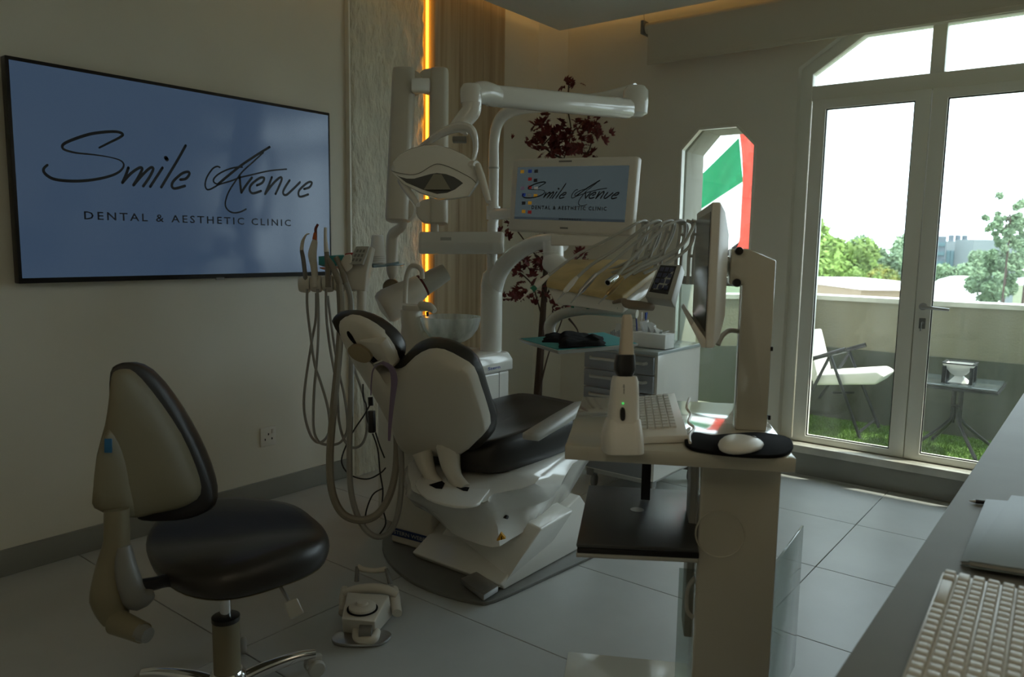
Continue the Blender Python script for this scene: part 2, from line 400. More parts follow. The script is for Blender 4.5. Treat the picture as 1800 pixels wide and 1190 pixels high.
for x0, x1 in ((WX0 + .06, MX[0] - .03), (MX[0] + .03, MX[1] - .03), (MX[1] + .03, MX[2] - .03), (MX[2] + .03, WX1 - .06)):
    obj('pane', box(B(), (x0 - .01, YB + .085, 2.15), (x1 + .01, YB + .091, WZ1 - .04)) if x0 > -1 and x1 < .8 else prism(B(), ([(x0 - .01, YB + .085, 2.15), (x1 + .01, YB + .085, 2.15), (x1 + .01, YB + .085, WZ1 - .04), (WX0 + .32, YB + .085, WZ1 - .04), (x0 - .01, YB + .085, 2.25)] if x0 < -1 else [(x0 - .01, YB + .085, 2.15), (x1 + .01, YB + .085, 2.15), (x1 + .01, YB + .085, 2.25), (WX1 - .32, YB + .085, WZ1 - .04), (x0 - .01, YB + .085, WZ1 - .04)]), (0, .006, 0)), GLASS, door, smooth=False)
def leaf(x0, x1, name):
    l = B(); z0, z1 = WZ0 + .004, 2.083; w = .072; yy0, yy1 = YB + .035, YB + .095
    loft(l, [[(x0, yy0, z0), (x1, yy0, z0), (x1, yy0, z1), (x0, yy0, z1)], [(x0, yy1, z0), (x1, yy1, z0), (x1, yy1, z1), (x0, yy1, z1)],
             [(x0 + w, yy1, z0 + .035), (x1 - w, yy1, z0 + .035), (x1 - w, yy1, z1 - w * .7), (x0 + w, yy1, z1 - w * .7)], [(x0 + w, yy0, z0 + .035), (x1 - w, yy0, z0 + .035), (x1 - w, yy0, z1 - w * .7), (x0 + w, yy0, z1 - w * .7)]], closed=True)
    d = obj(name, l, FRAME, door, bev=.004)
    g = B(); loft(g, [[(x0 + w, yy0 + .012, z0 + .035), (x1 - w, yy0 + .012, z0 + .035), (x1 - w, yy0 + .012, z1 - .05), (x0 + w, yy0 + .012, z1 - .05)], [(x0 + w, yy0 + .016, z0 + .035), (x1 - w, yy0 + .016, z0 + .035), (x1 - w, yy0 + .016, z1 - .05), (x0 + w, yy0 + .016, z1 - .05)],
              [(x0 + w + .006, yy0 + .016, z0 + .041), (x1 - w - .006, yy0 + .016, z0 + .041), (x1 - w - .006, yy0 + .016, z1 - .056), (x0 + w + .006, yy0 + .016, z1 - .056)], [(x0 + w + .006, yy0 + .012, z0 + .041), (x1 - w - .006, yy0 + .012, z0 + .041), (x1 - w - .006, yy0 + .012, z1 - .056), (x0 + w + .006, yy0 + .012, z1 - .056)]], closed=True)
    obj('gasket', g, BLACKP, d, smooth=False)
    obj('pane', box(B(), (x0 + w - .005, yy0 + .025, z0 + .03), (x1 - w + .005, yy0 + .031, z1 - .045)), GLASS, d, smooth=False)
    return d
leaf(WX0 + .075, -.802, 'door_leaf'); dl = leaf(-.798, -.12, 'door_leaf'); leaf(-.05, .637, 'extra_leaf'); leaf(.641, WX1 - .075, 'extra_leaf')  # last two leaves are unseen extra bays, added for more daylight
hb = B(); lathe(hb, [(.001, 0), (.019, 0), (.019, .008), (.001, .008)], (-.762, YB + .035, .985), (0, -1, 0)); cyl(hb, (-.762, YB + .035, .985), (-.762, YB - .012, .985), .008)
tube(hb, [(-.765, YB - .012, .985), (-.72, YB - .014, .983), (-.635, YB - .014, .978)], [.009, .009, .007])
obj('handle', hb, STEEL, dl)
kb = B(); box(kb, (-.775, YB + .028, .87), (-.745, YB + .036, .925)); cyl(kb, (-.76, YB + .03, .90), (-.76, YB + .012, .90), .008); box(kb, (-.763, YB - .004, .86), (-.757, YB + .008, .905)); obj('lock', kb, GREYP, dl, bev=.002)
# window 2
win2 = empty('window_2', 'x', 'x'); del win2['label']; del win2['category']; win2['kind'] = 'structure'
fb = B(); ringbar(fb, w2, .014, YB - .006, YB + .035, 0, 0); obj('frame', fb, FRAME, win2)
obj('crossbar', box(B(), (-2.14, YB - .004, 1.045), (-1.685, YB + .03, 1.095)), mat('bar_grey', (.33, .33, .30), .5), win2)
obj('pane', box(B(), (-2.14, YB + .012, 1.09), (-1.68, YB + .016, 1.86)), GLASS, win2, smooth=False)
obj('pane', prism(B(), [(-2.14, YB + .012, 1.86), (-1.68, YB + .012, 1.86), (-1.795, YB + .012, 1.98), (-2.03, YB + .012, 1.98)], (0, .004, 0)), GLASS, win2, smooth=False)
obj('pane', box(B(), (-2.14, YB + .012, .26), (-1.68, YB + .016, 1.05)), GLASS2, win2, smooth=False)
# blind
rb = empty('roller_blind', 'beige roller blind rolled up above the glazed balcony door', 'blind', (-1, 4.27, 2.4))
q = PY(1127, 44, 4.27); ztop = 2.605
obj('roll', cyl(B(), (-2.36, 4.30, 2.585), (XR - .1, 4.30, 2.585), .032, seg=24), BLIND, rb)
obj('fabric', box(B(), (-2.335, 4.268, 2.375), (XR - .12, 4.271, 2.59)), BLIND, rb)
obj('bottom_bar', box(B(), (-2.335, 4.262, 2.362), (XR - .12, 4.277, 2.387)), BLIND, rb, bev=.004)
obj('bracket', box(B(), (-2.385, 4.262, 2.55), (-2.365, YB, 2.63)), GREYP, rb, bev=.003)
bc = B(); tube(bc, [(-2.372, 4.29, 2.62), (-2.376, 4.285, 2.66), (-2.372, 4.28, 2.70)], .0015, 5); obj('chain', bc, GREYP, rb)

# ================================================================== TELEVISION
XT = XL + .055
tl = PX(5, 98, XT); br = PX(582, 484, XT)
ty0, ty1, tz1, tz0 = PX(8, 98, XT).y, PX(581, 300, XT).y, (PX(5, 98, XT).z + PX(581, 197, XT).z) / 2, (PX(30, 499, XT).z + PX(582, 484, XT).z) / 2
tv = empty('television', 'large wall television on the left wall showing the clinic logo on blue', 'television', (XT, (ty0 + ty1) / 2, tz0))
obj('housing', box(B(), (XL + .012, ty0, tz0), (XT, ty1, tz1)), BLACKP, tv, bev=.004)
sy0, sy1, sz0, sz1 = ty0 + .012, ty1 - .012, tz0 + .020, tz1 - .014
obj('screen', box(B(), (XT - .002, sy0, sz0), (XT + .0006, sy1, sz1)), SCRTV, tv, smooth=False)
wm = B(); box(wm, (XL, ty0 + .45, tz0 + .2), (XL + .02, ty1 - .45, tz1 - .2)); obj('wall_mount', wm, BLACKP, tv)
lg = B(); box(lg, (XT - .004, (ty0 + ty1) / 2 - .02 + .09, tz0 - .006), (XT + .001, (ty0 + ty1) / 2 + .02 + .09, tz0 + .004)); obj('sensor_lip', lg, GREYP, tv)
A1 = [[(645,283),(740,235),(850,180),(882,148),(830,124),(720,124),(560,145),(400,195),(300,240),(280,275),(310,305),(420,333),(600,352),(760,378),(860,410),(892,455),(860,510),(780,555),(640,592),(480,612),(330,612),(200,595),(130,560),(95,520),(98,485),(135,450)],
 [(938,480),(912,555),(878,630)], [(878,630),(960,540),(1045,482),(1075,492),(1045,560),(988,655)], [(988,655),(1075,555),(1155,482),(1185,492),(1150,570),(1085,665)],
 [(1278,480),(1220,570),(1155,670)], [(1310,382),(1322,398)], [(1508,260),(1430,400),(1340,550),(1265,675)],
 [(1455,600),(1510,590),(1545,545),(1530,522),(1470,540),(1390,610),(1370,660),(1400,688),(1500,662)]]
A2 = [[(352,402),(320,393),(270,420),(210,510),(190,590),(205,640),(240,645),(300,615),(345,590),(480,550),(570,515),(700,485),(900,440),(1085,422)],
 [(598,400),(540,400),(440,425),(340,475),(285,530),(290,570),(335,590)], [(335,585),(400,530),(560,400),(720,290),(900,178)],
 [(830,240),(720,340),(610,440),(540,530),(450,670),(412,790),(430,860),(490,900),(570,895),(640,862)],
 [(570,490),(575,570),(588,680)], [(588,680),(640,600),(705,515)], [(760,600),(820,570),(840,520),(790,520),(700,590),(680,650),(715,688),(805,662)],
 [(925,510),(890,600),(850,695)], [(850,695),(930,590),(1010,515),(1035,530),(1000,620),(965,695)], [(1120,545),(1060,640),(1050,690),(1085,705),(1160,640),(1235,565)],
 [(1280,640),(1340,620),(1365,570),(1320,570),(1230,650),(1220,710),(1250,725),(1325,700)]]
def fr(px, py):
    q = PX(px, py, XT); return ((q.y - sy0) / (sy1 - sy0), (sz1 - q.z) / (sz1 - sz0))
STR = [[fr(60 + x / 5.668, 210 + y / 5.668) for x, y in s] for s in A1] + [[fr(330 + x / 6.264, 230 + y / 6.264) for x, y in s] for s in A2]
tb0 = fr(148, 386.5); tb1 = fr(511, 396.5); tcap = tb0[1] - fr(148, 372.5)[1]
GROUPS = [[0], [1, 2, 3], [4, 5], [6], [7], [8, 9, 10, 11], [12, 13], [14], [15, 16], [17], [18]]
def logo(parent, capm, o, u, v, n, w, h, a0=0, sa=1, b0=0, sb=1, tk=1.0, ck=1.0, bold=.012):
    """o = top left corner of screen, u right, v down (units), n outwards"""
    thick = {0: .0048, 5: .0085}
    for g in GROUPS:
        bm = B()
        for i in g:
            pts = [o + u * (w * (a0 + a * sa)) + v * (h * (b0 + b * sb)) + n * (.0006 + .0001 * (i % 4)) for a, b in STR[i]]
            ribbon(bm, pts, thick.get(i, .0036 if i in (8, 9, 11) else .0056) * tk * w / 1.42, n, taper=(i == 0))
        obj('handwritten_letter', bm, INK, parent, smooth=False, keep=True)
    tbm = B(); text(tbm, 'DENTAL & AESTHETIC CLINIC', o + u * (w * (a0 + tb0[0] * sa)) + v * (h * (b0 + (tb0[1] + tb1[1]) / 2 * sb)) + n * .0006, u, -v, h * tcap * sb * ck, w * (tb1[0] - tb0[0]) * sa, 1.35, bold)
    tbm.verts.ensure_lookup_table(); seen = set(); isl = []
    for v0 in tbm.verts:
        if v0 in seen: continue
        st_ = [v0]; comp = set()
        while st_:
            q = st_.pop()
            if q in comp: continue
            comp.add(q); st_ += [e.other_vert(q) for e in q.link_edges]
        seen |= comp; isl.append(comp)
    for comp in isl:
        b2 = B(); mp = {q: b2.verts.new(q.co) for q in comp}
        for f in {f for q in comp for f in q.link_faces}: b2.faces.new([mp[q] for q in f.verts])
        obj('caption_letter', b2, capm, parent, smooth=False, keep=True)
    tbm.free()
logo(tv, INKB, Vector((XT + .0006, sy0, sz1)), Vector((0, 1, 0)), Vector((0, 0, -1)), Vector((1, 0, 0)), sy1 - sy0, sz1 - sz0)

# ================================================================== BALCONY AND VIEW
ZG = .10
struct('floor_balcony', box(B(), (-3.6, YO, -.1), (4.5, 5.65, ZG)), GROUT)
struct('ceiling_balcony', box(B(), (-2.2, YO, 2.74), (4.5, 5.2, 2.92)), STUC)
turf = B(); random.seed(3)
box(turf, (-2.45, YO + .005, ZG), (3.5, 5.48, ZG + .008)); box(turf, (WX0 + .002, YB + .132, ZG), (WX1 - .002, YO + .005, ZG + .008))
for i in range(26000):
    x = random.uniform(-1.6, .6) if i % 5 else random.uniform(-1.6, 2.5); y = random.uniform(YO + .01 if not (WX0 + .02 < x < WX1 - .02) else YB + .14, 5.46); h = random.uniform(.010, .022); a = random.uniform(0, PI); dx, dy = math.cos(a) * .004, math.sin(a) * .004
    vs = [turf.verts.new((x - dx, y - dy, ZG + .006)), turf.verts.new((x + dx, y + dy, ZG + .006)), turf.verts.new((x + random.uniform(-.008, .008), y + random.uniform(-.008, .008), ZG + .006 + h))]
    turf.faces.new(vs)
t = obj('artificial_grass', turf, GRASS, smooth=False, kind='stuff', keep=True); tag(t, 'short green artificial turf covering the balcony floor', 'grass')
YP = 5.50
ZP = .955
pw = B(); prism(pw, [(-2.55, 4.69, 0), (-2.40, 4.69, 0), (-1.62, YP, 0), (4.5, YP, 0), (4.5, YP + .18, 0), (-1.70, YP + .18, 0)], (0, 0, ZP - .03))
par = struct('wall_parapet', pw, STUC, bev=.0)
cp = B(); prism(cp, [(-2.58, 4.70, ZP - .03), (-2.38, 4.70, ZP - .03), (-1.61, YP - .015, ZP - .03), (4.5, YP - .015, ZP - .03), (4.5, YP + .20, ZP - .03), (-1.71, YP + .20, ZP - .03)], (0, 0, .03)); obj('coping', cp, MARBLE, par)
dd = B(); prism(dd, [(-2.42, 4.70, ZG), (-2.395, 4.70, ZG), (-1.612, YP - .012, ZG), (4.5, YP - .012, ZG), (4.5, YP + .01, ZG), (-1.64, YP + .01, ZG)], (0, 0, .50)); obj('lower_band', dd, BAND, par)  # darker grey-green band along the foot of the parapet

# folding lounge chair
lc = empty('folding_lounger', 'black folding garden chair with thick white cushion on the balcony turf', 'chair', (-1.35, 4.95, ZG))
DKM = mat('dark_tube', (.02, .022, .025), .35, metal=.3)
def lp(px, py, y): return PY(px, py, y)
n0, n1 = 4.98, 5.28
fr_ = B()
for yy, off in ((n0, 0), (n1, 1)):
    if off == 0:
        L = [((1458, 620), (1512, 772)), ((1458, 627), (1405, 730)), ((1420, 632), (1486, 613))]
    else:
        L = [((1493, 618), (1545, 752)), ((1495, 618), (1440, 700)), ((1470, 620), (1522, 606))]
    for a, b in L: cyl(fr_, lp(*a, yy), lp(*b, yy), .010, seg=8)
cyl(fr_, lp(1510, 760, n0), lp(1537, 738, n1), .008, seg=8); cyl(fr_, lp(1462, 690, n0), lp(1500, 690, n1), .008, seg=8)
obj('tube_frame', fr_, DKM, lc)
obj('armrest', cyl(B(), lp(1415, 634, n0), lp(1487, 615, n0), .014, seg=8), BLACKP, lc); ar = B(); cyl(ar, lp(1463, 622, n1), lp(1522, 606, n1), .014, seg=8); obj('armrest', ar, BLACKP, lc)
cu_ = B()
sa, sb_ = lp(1428, 672, n0 + .03), lp(1540, 668, n0 + .03); dz = Vector((0, .30, 0.0))
for k in range(1):
    ring = [sa + Vector((0, 0, -.02)), sb_ + Vector((0, 0, -.03)), sb_ + Vector((.045, 0, .03)), sb_ + Vector((.0, 0, .055)), sa + Vector((0, 0, .05))]
    loft(cu_, [ring, [p + dz for p in ring]])
obj('seat_cushion', cu_, PAPER, lc, bev=.015, seg=3)
cu_ = B(); bt = lp(1400, 590, n0 + .03); ring = [sa + Vector((0, 0, .0)), sa + Vector((.03, 0, .06)), bt + Vector((.07, 0, .03)), bt + Vector((-.03, 0, .01))]
loft(cu_, [ring, [p + dz for p in ring]]); obj('back_cushion', cu_, PAPER, lc, bev=.012, seg=3)
# glass table
gt = empty('balcony_table', 'small square dark glass table on bent tube legs on the balcony', 'table', (-.6, 5.0, ZG))
tc_ = PY(1683, 672, 4.98); cx, cy, cz = tc_.x, 5.03, tc_.z
obj('tabletop', box(B(), (cx - .21, cy - .20, cz - .012), (cx + .21, cy + .20, cz)), mat('smoked_glass_top', (.05, .065, .07), .08), gt, bev=.006)
rm = B(); loft(rm, [[(cx + sx * s, cy + sy * s * .95, cz - .026 + h) for sx, sy in ((-1, -1), (1, -1), (1, 1), (-1, 1))] for s, h in ((.215, 0), (.215, .012), (.195, .012), (.195, 0))], closed=True); obj('rim', rm, DKM, gt)
stc = B(); cyl(stc, (cx - .018, cy, ZG + .18), (cx - .018, cy, cz - .02), .012, seg=8); cyl(stc, (cx + .018, cy, ZG + .18), (cx + .018, cy, cz - .02), .012, seg=8); box(stc, (cx - .03, cy - .012, ZG + .26), (cx + .03, cy + .012, ZG + .29)); box(stc, (cx - .03, cy - .012, cz - .06), (cx + .03, cy + .012, cz - .03)); obj('stem', stc, DKM, gt)
for a in (35, 125, 215, 305):
    c, s = math.cos(math.radians(a)), math.sin(math.radians(a))
    obj('leg', tube(B(), [(cx + c * .02, cy + s * .02, ZG + .28), (cx + c * .03, cy + s * .03, ZG + .20), (cx + c * .18, cy + s * .18, ZG + .075), (cx + c * .235, cy + s * .235, ZG + .035), (cx + c * .24, cy + s * .24, ZG + .008)], .010, 8), DKM, gt)
# ash stand
la = empty('bowl_lantern', 'white square tapered bowl held in four dark posts on the glass table', 'lantern', (cx, cy - .03, cz))
hx, hy, hz = cx + .005, cy - .04, cz + .002
obj('bowl', loft(B(), [[(hx + sx * s, hy + sy * s, hz + h) for sx, sy in ((-1, -1), (1, -1), (1, 1), (-1, 1))] for s, h in ((.035, .045), (.078, .105), (.078, .111), (.070, .108), (.03, .055))]), PAPER, la, bev=.002)
obj('rim_frame', loft(B(), [[(hx + sx * s, hy + sy * s, hz + h) for sx, sy in ((-1, -1), (1, -1), (1, 1), (-1, 1))] for s, h in ((.082, .108), (.082, .114), (.068, .114), (.068, .108))], closed=True), DKM, la)
obj('foot', loft(B(), [[(hx + sx * s, hy + sy * s, hz + h) for sx, sy in ((-1, -1), (1, -1), (1, 1), (-1, 1))] for s, h in ((.05, 0), (.02, .035), (.03, .046))]), PAPER, la)
for sx, sy in ((-1, -1), (1, -1), (1, 1), (-1, 1)): obj('post', box(B(), (hx + sx * .068 - .010, hy + sy * .068 - .010, hz), (hx + sx * .068 + .010, hy + sy * .068 + .010, hz + .095)), DKM, la, bev=.003)

# hanging flag seen through small window
def flag_pt(px, py): 
    d = 6.4 + .18 * math.sin(px * .11) ; return PY(px, py, 5.75 + .06 * math.sin((px + py * .6) * .09))
fl = empty('flag', 'red green white and black flag hanging outside the narrow octagonal window', 'flag', PY(1290, 330, 5.75))
def quadstrip(polyA, polyB, name, m, n=14):
    bm = B(); R = []
    for i in range(n + 1):
        t = i / n
        def at(poly):
            k = t * (len(poly) - 1); j = min(int(k), len(poly) - 2); f = k - j
            return (poly[j][0] * (1 - f) + poly[j + 1][0] * f, poly[j][1] * (1 - f) + poly[j + 1][1] * f)
        a, b = at(polyA), at(polyB)
        R.append([bm.verts.new(flag_pt(a[0] * (1 - s / 8) + b[0] * s / 8, a[1] * (1 - s / 8) + b[1] * s / 8)) for s in range(9)])
    for a, b in zip(R, R[1:]):
        for j in range(8): bm.faces.new((a[j], a[j + 1], b[j + 1], b[j]))
    g = bmesh.ops.solidify(bm, geom=bm.faces[:], thickness=.002)
    obj(name, bm, m, fl)
def cloth(name, c):
    m = bpy.data.materials.new(name); m.use_nodes = True; n = m.node_tree; n.nodes.clear(); o = n.nodes.new('ShaderNodeOutputMaterial')
    a = n.nodes.new('ShaderNodeBsdfDiffuse'); b = n.nodes.new('ShaderNodeBsdfTranslucent'); x = n.nodes.new('ShaderNodeMixShader'); x.inputs[0].default_value = .75
    a.inputs[0].default_value = (*c, 1); b.inputs[0].default_value = (*c, 1); n.links.new(a.outputs[0], x.inputs[1]); n.links.new(b.outputs[0], x.inputs[2]); n.links.new(x.outputs[0], o.inputs[0]); return m
FG, FW, FR, FK = cloth('flag_green', (.05, .36, .18)), cloth('flag_white', (.95, .95, .95)), cloth('flag_red', (.85, .17, .13)), cloth('flag_black', (.05, .05, .05))
quadstrip([(1195, 345), (1225, 315), (1299, 242)], [(1195, 400), (1225, 372), (1306, 319)], 'green_stripe', FG)
quadstrip([(1195, 400), (1225, 372), (1306, 319)], [(1195, 490), (1225, 480), (1300, 425)], 'white_stripe', FW)
quadstrip([(1195, 490), (1225, 480), (1300, 425)], [(1195, 540), (1225, 515), (1288, 455)], 'black_stripe', FK)
quadstrip([(1299, 225), (1304, 270), (1306, 319), (1303, 370), (1300, 425), (1290, 440), (1280, 455)], [(1350, 235), (1350, 280), (1350, 320), (1350, 370), (1345, 420), (1340, 440), (1325, 470)], 'red_band', FR)

# far view
def foliage(name, c, r, n, seed, m, sq=1.0, lsize=.16, label='', cat='tree', group=None, trunk=True):
    random.seed(seed); c = Vector(c)
    t = empty(name, label, cat, (c.x, c.y, -4), group)
    bm = B(); blobs = []
    FEA = 'feathery' in name; NB = 48 if FEA else 14
    for k in range(NB):
        v = Vector((random.gauss(0, .45), random.gauss(0, .45), random.gauss(0, .38) * sq)); blobs.append((c + v * r * (1.15 if FEA else 1), r * (random.uniform(.12, .24) if FEA else random.uniform(.28, .45))))
    for i in range(int(n * 1.7)):
        b, br = blobs[i % NB]; d = Vector((random.gauss(0, 1), random.gauss(0, 1), random.gauss(0, 1))).normalized()
        p = b + d * br * (random.uniform(.1, 1.3) if FEA else random.uniform(.75, 1.05)); s = lsize * random.uniform(.6, 1.3); u = Vector((random.gauss(0, 1), random.gauss(0, 1), random.gauss(0, 1))).normalized(); w = u.orthogonal().normalized()
        bm.faces.new([bm.verts.new(p + u * s), bm.verts.new(p + w * s * .5), bm.verts.new(p - u * s), bm.verts.new(p - w * s * .5)])
    for b, br in (blobs if 'feathery' not in name else []):
        g = bmesh.ops.create_icosphere(bm, subdivisions=2, radius=br * (.62 if sq < 1.5 else .3))
        for v in g['verts']: v.co = v.co * (1 + .25 * noise.noise(v.co * 3 / r)) + b
    f = obj('foliage', bm, m, t, smooth=False, kind='stuff', keep=True)
    if trunk: obj('trunk', tube(B(), [(c.x, c.y, -4), (c.x + .1, c.y, c.z - r * .4), (c.x, c.y, c.z)], [r * .09, r * .06, r * .03], 8), BARK, t)
    return t
LG1 = mat('foliage_bright', (.16, .25, .05), .8, var=.3, scale=1.5)
LG2 = mat('foliage_hazy', (.17, .25, .14), .8, var=.2, scale=1)  # distance haze put into this green and the pale one below
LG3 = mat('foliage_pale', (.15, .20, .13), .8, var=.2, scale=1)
def far(px, py, d): return P(px, py, d)
foliage('bushy_tree', far(1448, 462, 24), 1.25, 3600, 1, LG1, .8, .10, 'bright green bushy tree beyond the parapet at the left of the door')
foliage('bushy_tree', far(1415, 455, 26), 1.5, 2600, 21, LG1, .8, .12, 'bright green tree half hidden by the left door frame beyond the parapet')
foliage('hedge_shrub', far(1500, 508, 22), .55, 1200, 5, LG1, .7, .06, 'low green shrub just above the parapet beside the pale shed', 'shrub')
foliage('distant_tree', far(1527, 455, 42), 1.7, 2400, 2, LG2, .75, .16, 'hazy grey green round tree in the middle of the left door pane')
foliage('flowering_shrub', far(1545, 490, 32), .95, 1600, 3, mat('foliage_yellow', (.22, .22, .03), .8, var=.4, scale=3, col2=(.09, .15, .04)), .6, .08, 'yellow flowered bush left of the door mullion beyond the parapet', 'shrub')
foliage('distant_tree', far(1592, 475, 47), 1.5, 1800, 4, LG3, .7, .15, 'hazy tree partly hidden by the central door mullion')
foliage('pink_flowering_shrub', far(1517, 480, 34), .5, 700, 11, mat('foliage_pink', (.25, .11, .08), .8, var=.3, scale=3), .6, .07, 'small pinkish bush left of the yellow flowered bush', 'shrub')
foliage('feathery_tree', far(1765, 405, 16), .27, 4200, 6, LG2, 2.2, .04, 'tall loose feathery tree at the far right above the parapet')
foliage('feathery_tree', far(1760, 470, 16.8), .42, 5200, 7, LG2, 1.0, .045, 'broad lower feathery tree at right behind the parapet')
foliage('feathery_tree', far(1800, 430, 18.5), .42, 4600, 17, LG2, 2.0, .045, 'feathery tree cut by the right edge of the picture')
foliage('hedge_shrub', far(1690, 482, 28), .85, 1800, 8, LG2, .5, .09, 'olive bush between the white dome and the far building', 'shrub')
foliage('hedge_shrub', far(1735, 510, 17), .45, 1500, 9, LG2, .8, .05, 'green shrub rising above the parapet right of the white dome', 'shrub')
def building(name, px0, px1, pyt, d, m, label, seed=0):
    a = far(px0, pyt, d); b = far(px1, pyt, d); zt = a.z; t = empty(name, label, 'building', (a.x, a.y, -4)); DEPTHB = 2.5
    u = (b - a); u.z = 0; L = u.length; u.normalize(); v = Vector((-u.y, u.x, 0))
    obj('wall', obox(B(), (a.x, a.y, -4), u * L, v * DEPTHB, (0, 0, zt + 4)), m, t)
    return t, a, u, v, L, zt
HB = mat('hazy_blue_wall', (.12, .145, .17), .8); HW = mat('hazy_pale_wall', (.21, .24, .25), .8); HG = mat('hazy_window', (.08, .15, .17), .3)  # far building colours with the distance haze mixed in
t, a, u, v, L, zt = building('office_block', 1642, 1664, 415, 62, HB, 'grey blue block tower right of the door mullion in the distance')
for k in range(4): obj('window', obox(B(), Vector((a.x, a.y, zt - .8 - k * .75)) + u * L * .1 - v * .08, u * L * .8, v * .1, (0, 0, .3)), HG, t)
t, a, u, v, L, zt = building('office_block', 1664, 1712, 424, 66, HW, 'pale distant building with tall teal glazing')
for k in range(6): obj('window', obox(B(), Vector((a.x, a.y, zt - 3.1)) + u * L * (.03 + k * .135) - v * .08, u * L * .12, v * .1, (0, 0, 2.3)), HG, t)
for k in range(3): obj('roof_vent', cyl(B(), Vector((a.x, a.y, zt)) + u * L * (.4 + .25 * k) + v, Vector((a.x, a.y, zt + .55)) + u * L * (.4 + .25 * k) + v, .22), HB, t)
t, a, u, v, L, zt = building('office_block', 1712, 1790, 421, 60, HW, 'plain pale grey building behind the feathery tree')
t, a, u, v, L, zt = building('low_shed', 1514, 1640, 509, 12, mat('shed_tan', (.28, .20, .13), .8), 'low sunlit white roofed shed just above the parapet')
obj('roof', loft(B(), [[Vector((a.x, a.y, zt)) + u * (L * s0) + v * w - u * .0 for s0, w in ((-.02, -.1), (1.02, -.1), (1.02, 2.6), (-.02, 2.6))], [Vector((a.x, a.y, zt + .10)) + u * (L * s0) + v * w for s0, w in ((.15, .7), (1.02, .7), (1.02, 2.6), (.15, 2.6))]]), PAPER, t)
dm = B(); p = far(1690, 512, 26); lathe(dm, [(1.15, -1.2), (1.12, -.1), (1.0, .15), (.7, .38), (.35, .5), (.02, .52)], (p.x, p.y, p.z), seg=24)
tag(obj('white_dome', dm, PAPER), 'white rounded tent roof right of the door handle outside', 'tent')
wl_ = B(); a = far(1425, 509, 16); b = far(1485, 512, 16); obox(wl_, (a.x, a.y, -4), (b.x - a.x, b.y - a.y, 0), (.1, .3, 0), (0, 0, a.z + 4)); tag(obj('boundary_wall', wl_, STUC), 'thin pale boundary wall at the foot of the bright green tree', 'wall')
struct('ground', box(B(), (-120, 7, -4.2), (80, 150, -4)), mat('dry_ground', (.09, .11, .05), .9, var=.2, scale=.3))

# ================================================================== DRAWER CABINET BY THE WINDOW
CX0, CX1, CY0, CY1, CZ0, CZ1 = -2.14, -1.715, 3.34, 3.84, .105, .745
cab = empty('drawer_cabinet', 'white wheeled cabinet with five grey drawers standing before the narrow window', 'cabinet', (CX0, CY0, 0))
bd = B(); box(bd, (CX0, CY0 + .012, CZ0), (CX1, CY1, CZ1)); obj('body', bd, WHITE, cab, bev=.004)
obj('top', box(B(), (CX0 - .01, CY0 - .012, CZ1), (CX1 + .012, CY1 + .01, CZ1 + .018)), mat('glass_top', (.40, .46, .46), .10), cab, bev=.004)
for k in range(5):
    zt = CZ1 - .012 - k * .094 - (0.0 if k < 5 else 0); hh = .088 if k < 4 else .24
    zb = zt - hh
    d = obj('drawer', box(B(), (CX0 + .012, CY0 - .008, zb), (CX1 - .014, CY0 + .012, zt)), DRAW, cab, bev=.003)
    obj('handle', tube(B(), [(CX0 + .05, CY0 - .006, zt - .032), (CX0 + .06, CY0 - .026, zt - .034), (CX1 - .06, CY0 - .026, zt - .034), (CX1 - .05, CY0 - .006, zt - .032)], .008, 8, 1), LGREY, d)
for x, y in ((CX0 + .05, CY0 + .04), (CX1 - .03, CY0 + .04), (CX0 + .05, CY1 - .05), (CX1 - .03, CY1 - .03)):
    cs = obj('caster', obox(B(), (x - .022, y - .026, .065), (.044, 0, 0), (0, .052, 0), (0, 0, .042)), GREYP, cab, bev=.006)
    obj('wheel', lathe(B(), [(.001, -.012), (.03, -.012), (.036, -.006), (.036, .006), (.03, .012), (.001, .012)], (x + .014, y, .037), (1, .25, 0), 20), GREYP, cs)
ct = B(); obox(ct, (CX0 + .02, CY0 + .02, .085), (CX1 - CX0 - .04, 0, 0), (0, CY1 - CY0 - .04, 0), (0, 0, .02)); obj('under_frame', ct, LGREY, cab)
ZT = CZ1 + .018
# tissue box in acrylic
tx, ty = -1.90, 3.42
tb = empty('tissue_box', 'white tissue box in a clear acrylic case on the drawer cabinet', 'tissue box', (tx, ty, ZT))
obj('case', obox(B(), (tx - .012, ty - .012, ZT), (.21, .0, 0), (.0, .125, 0), (0, 0, .088)), CLEAR, tb, smooth=False)
obj('carton', obox(B(), (tx, ty, ZT + .004), (.185, .0, 0), (.0, .10, 0), (0, 0, .072)), PAPER, tb, bev=.002)
tp = B(); random.seed(2)
base = [(tx + .03 + .12 * i / 11, ty + .05 + .012 * math.sin(i * 1.9), ZT + .074) for i in range(12)]
topr = [(tx - .0 + .17 * i / 11, ty + .05 + .03 * math.sin(i * 2.3 + 1), ZT + .085 + .045 * math.sin(PI * min(1, (i + 2.5) / 11)) + .008 * (i % 2)) for i in range(12)]
V1 = [tp.verts.new(p) for p in base]; V2 = [tp.verts.new(p) for p in topr]
for i in range(11): tp.faces.new((V1[i], V1[i + 1], V2[i + 1], V2[i]))
bmesh.ops.solidify(tp, geom=tp.faces[:], thickness=.0008)
obj('tissue', tp, PAPER, tb)
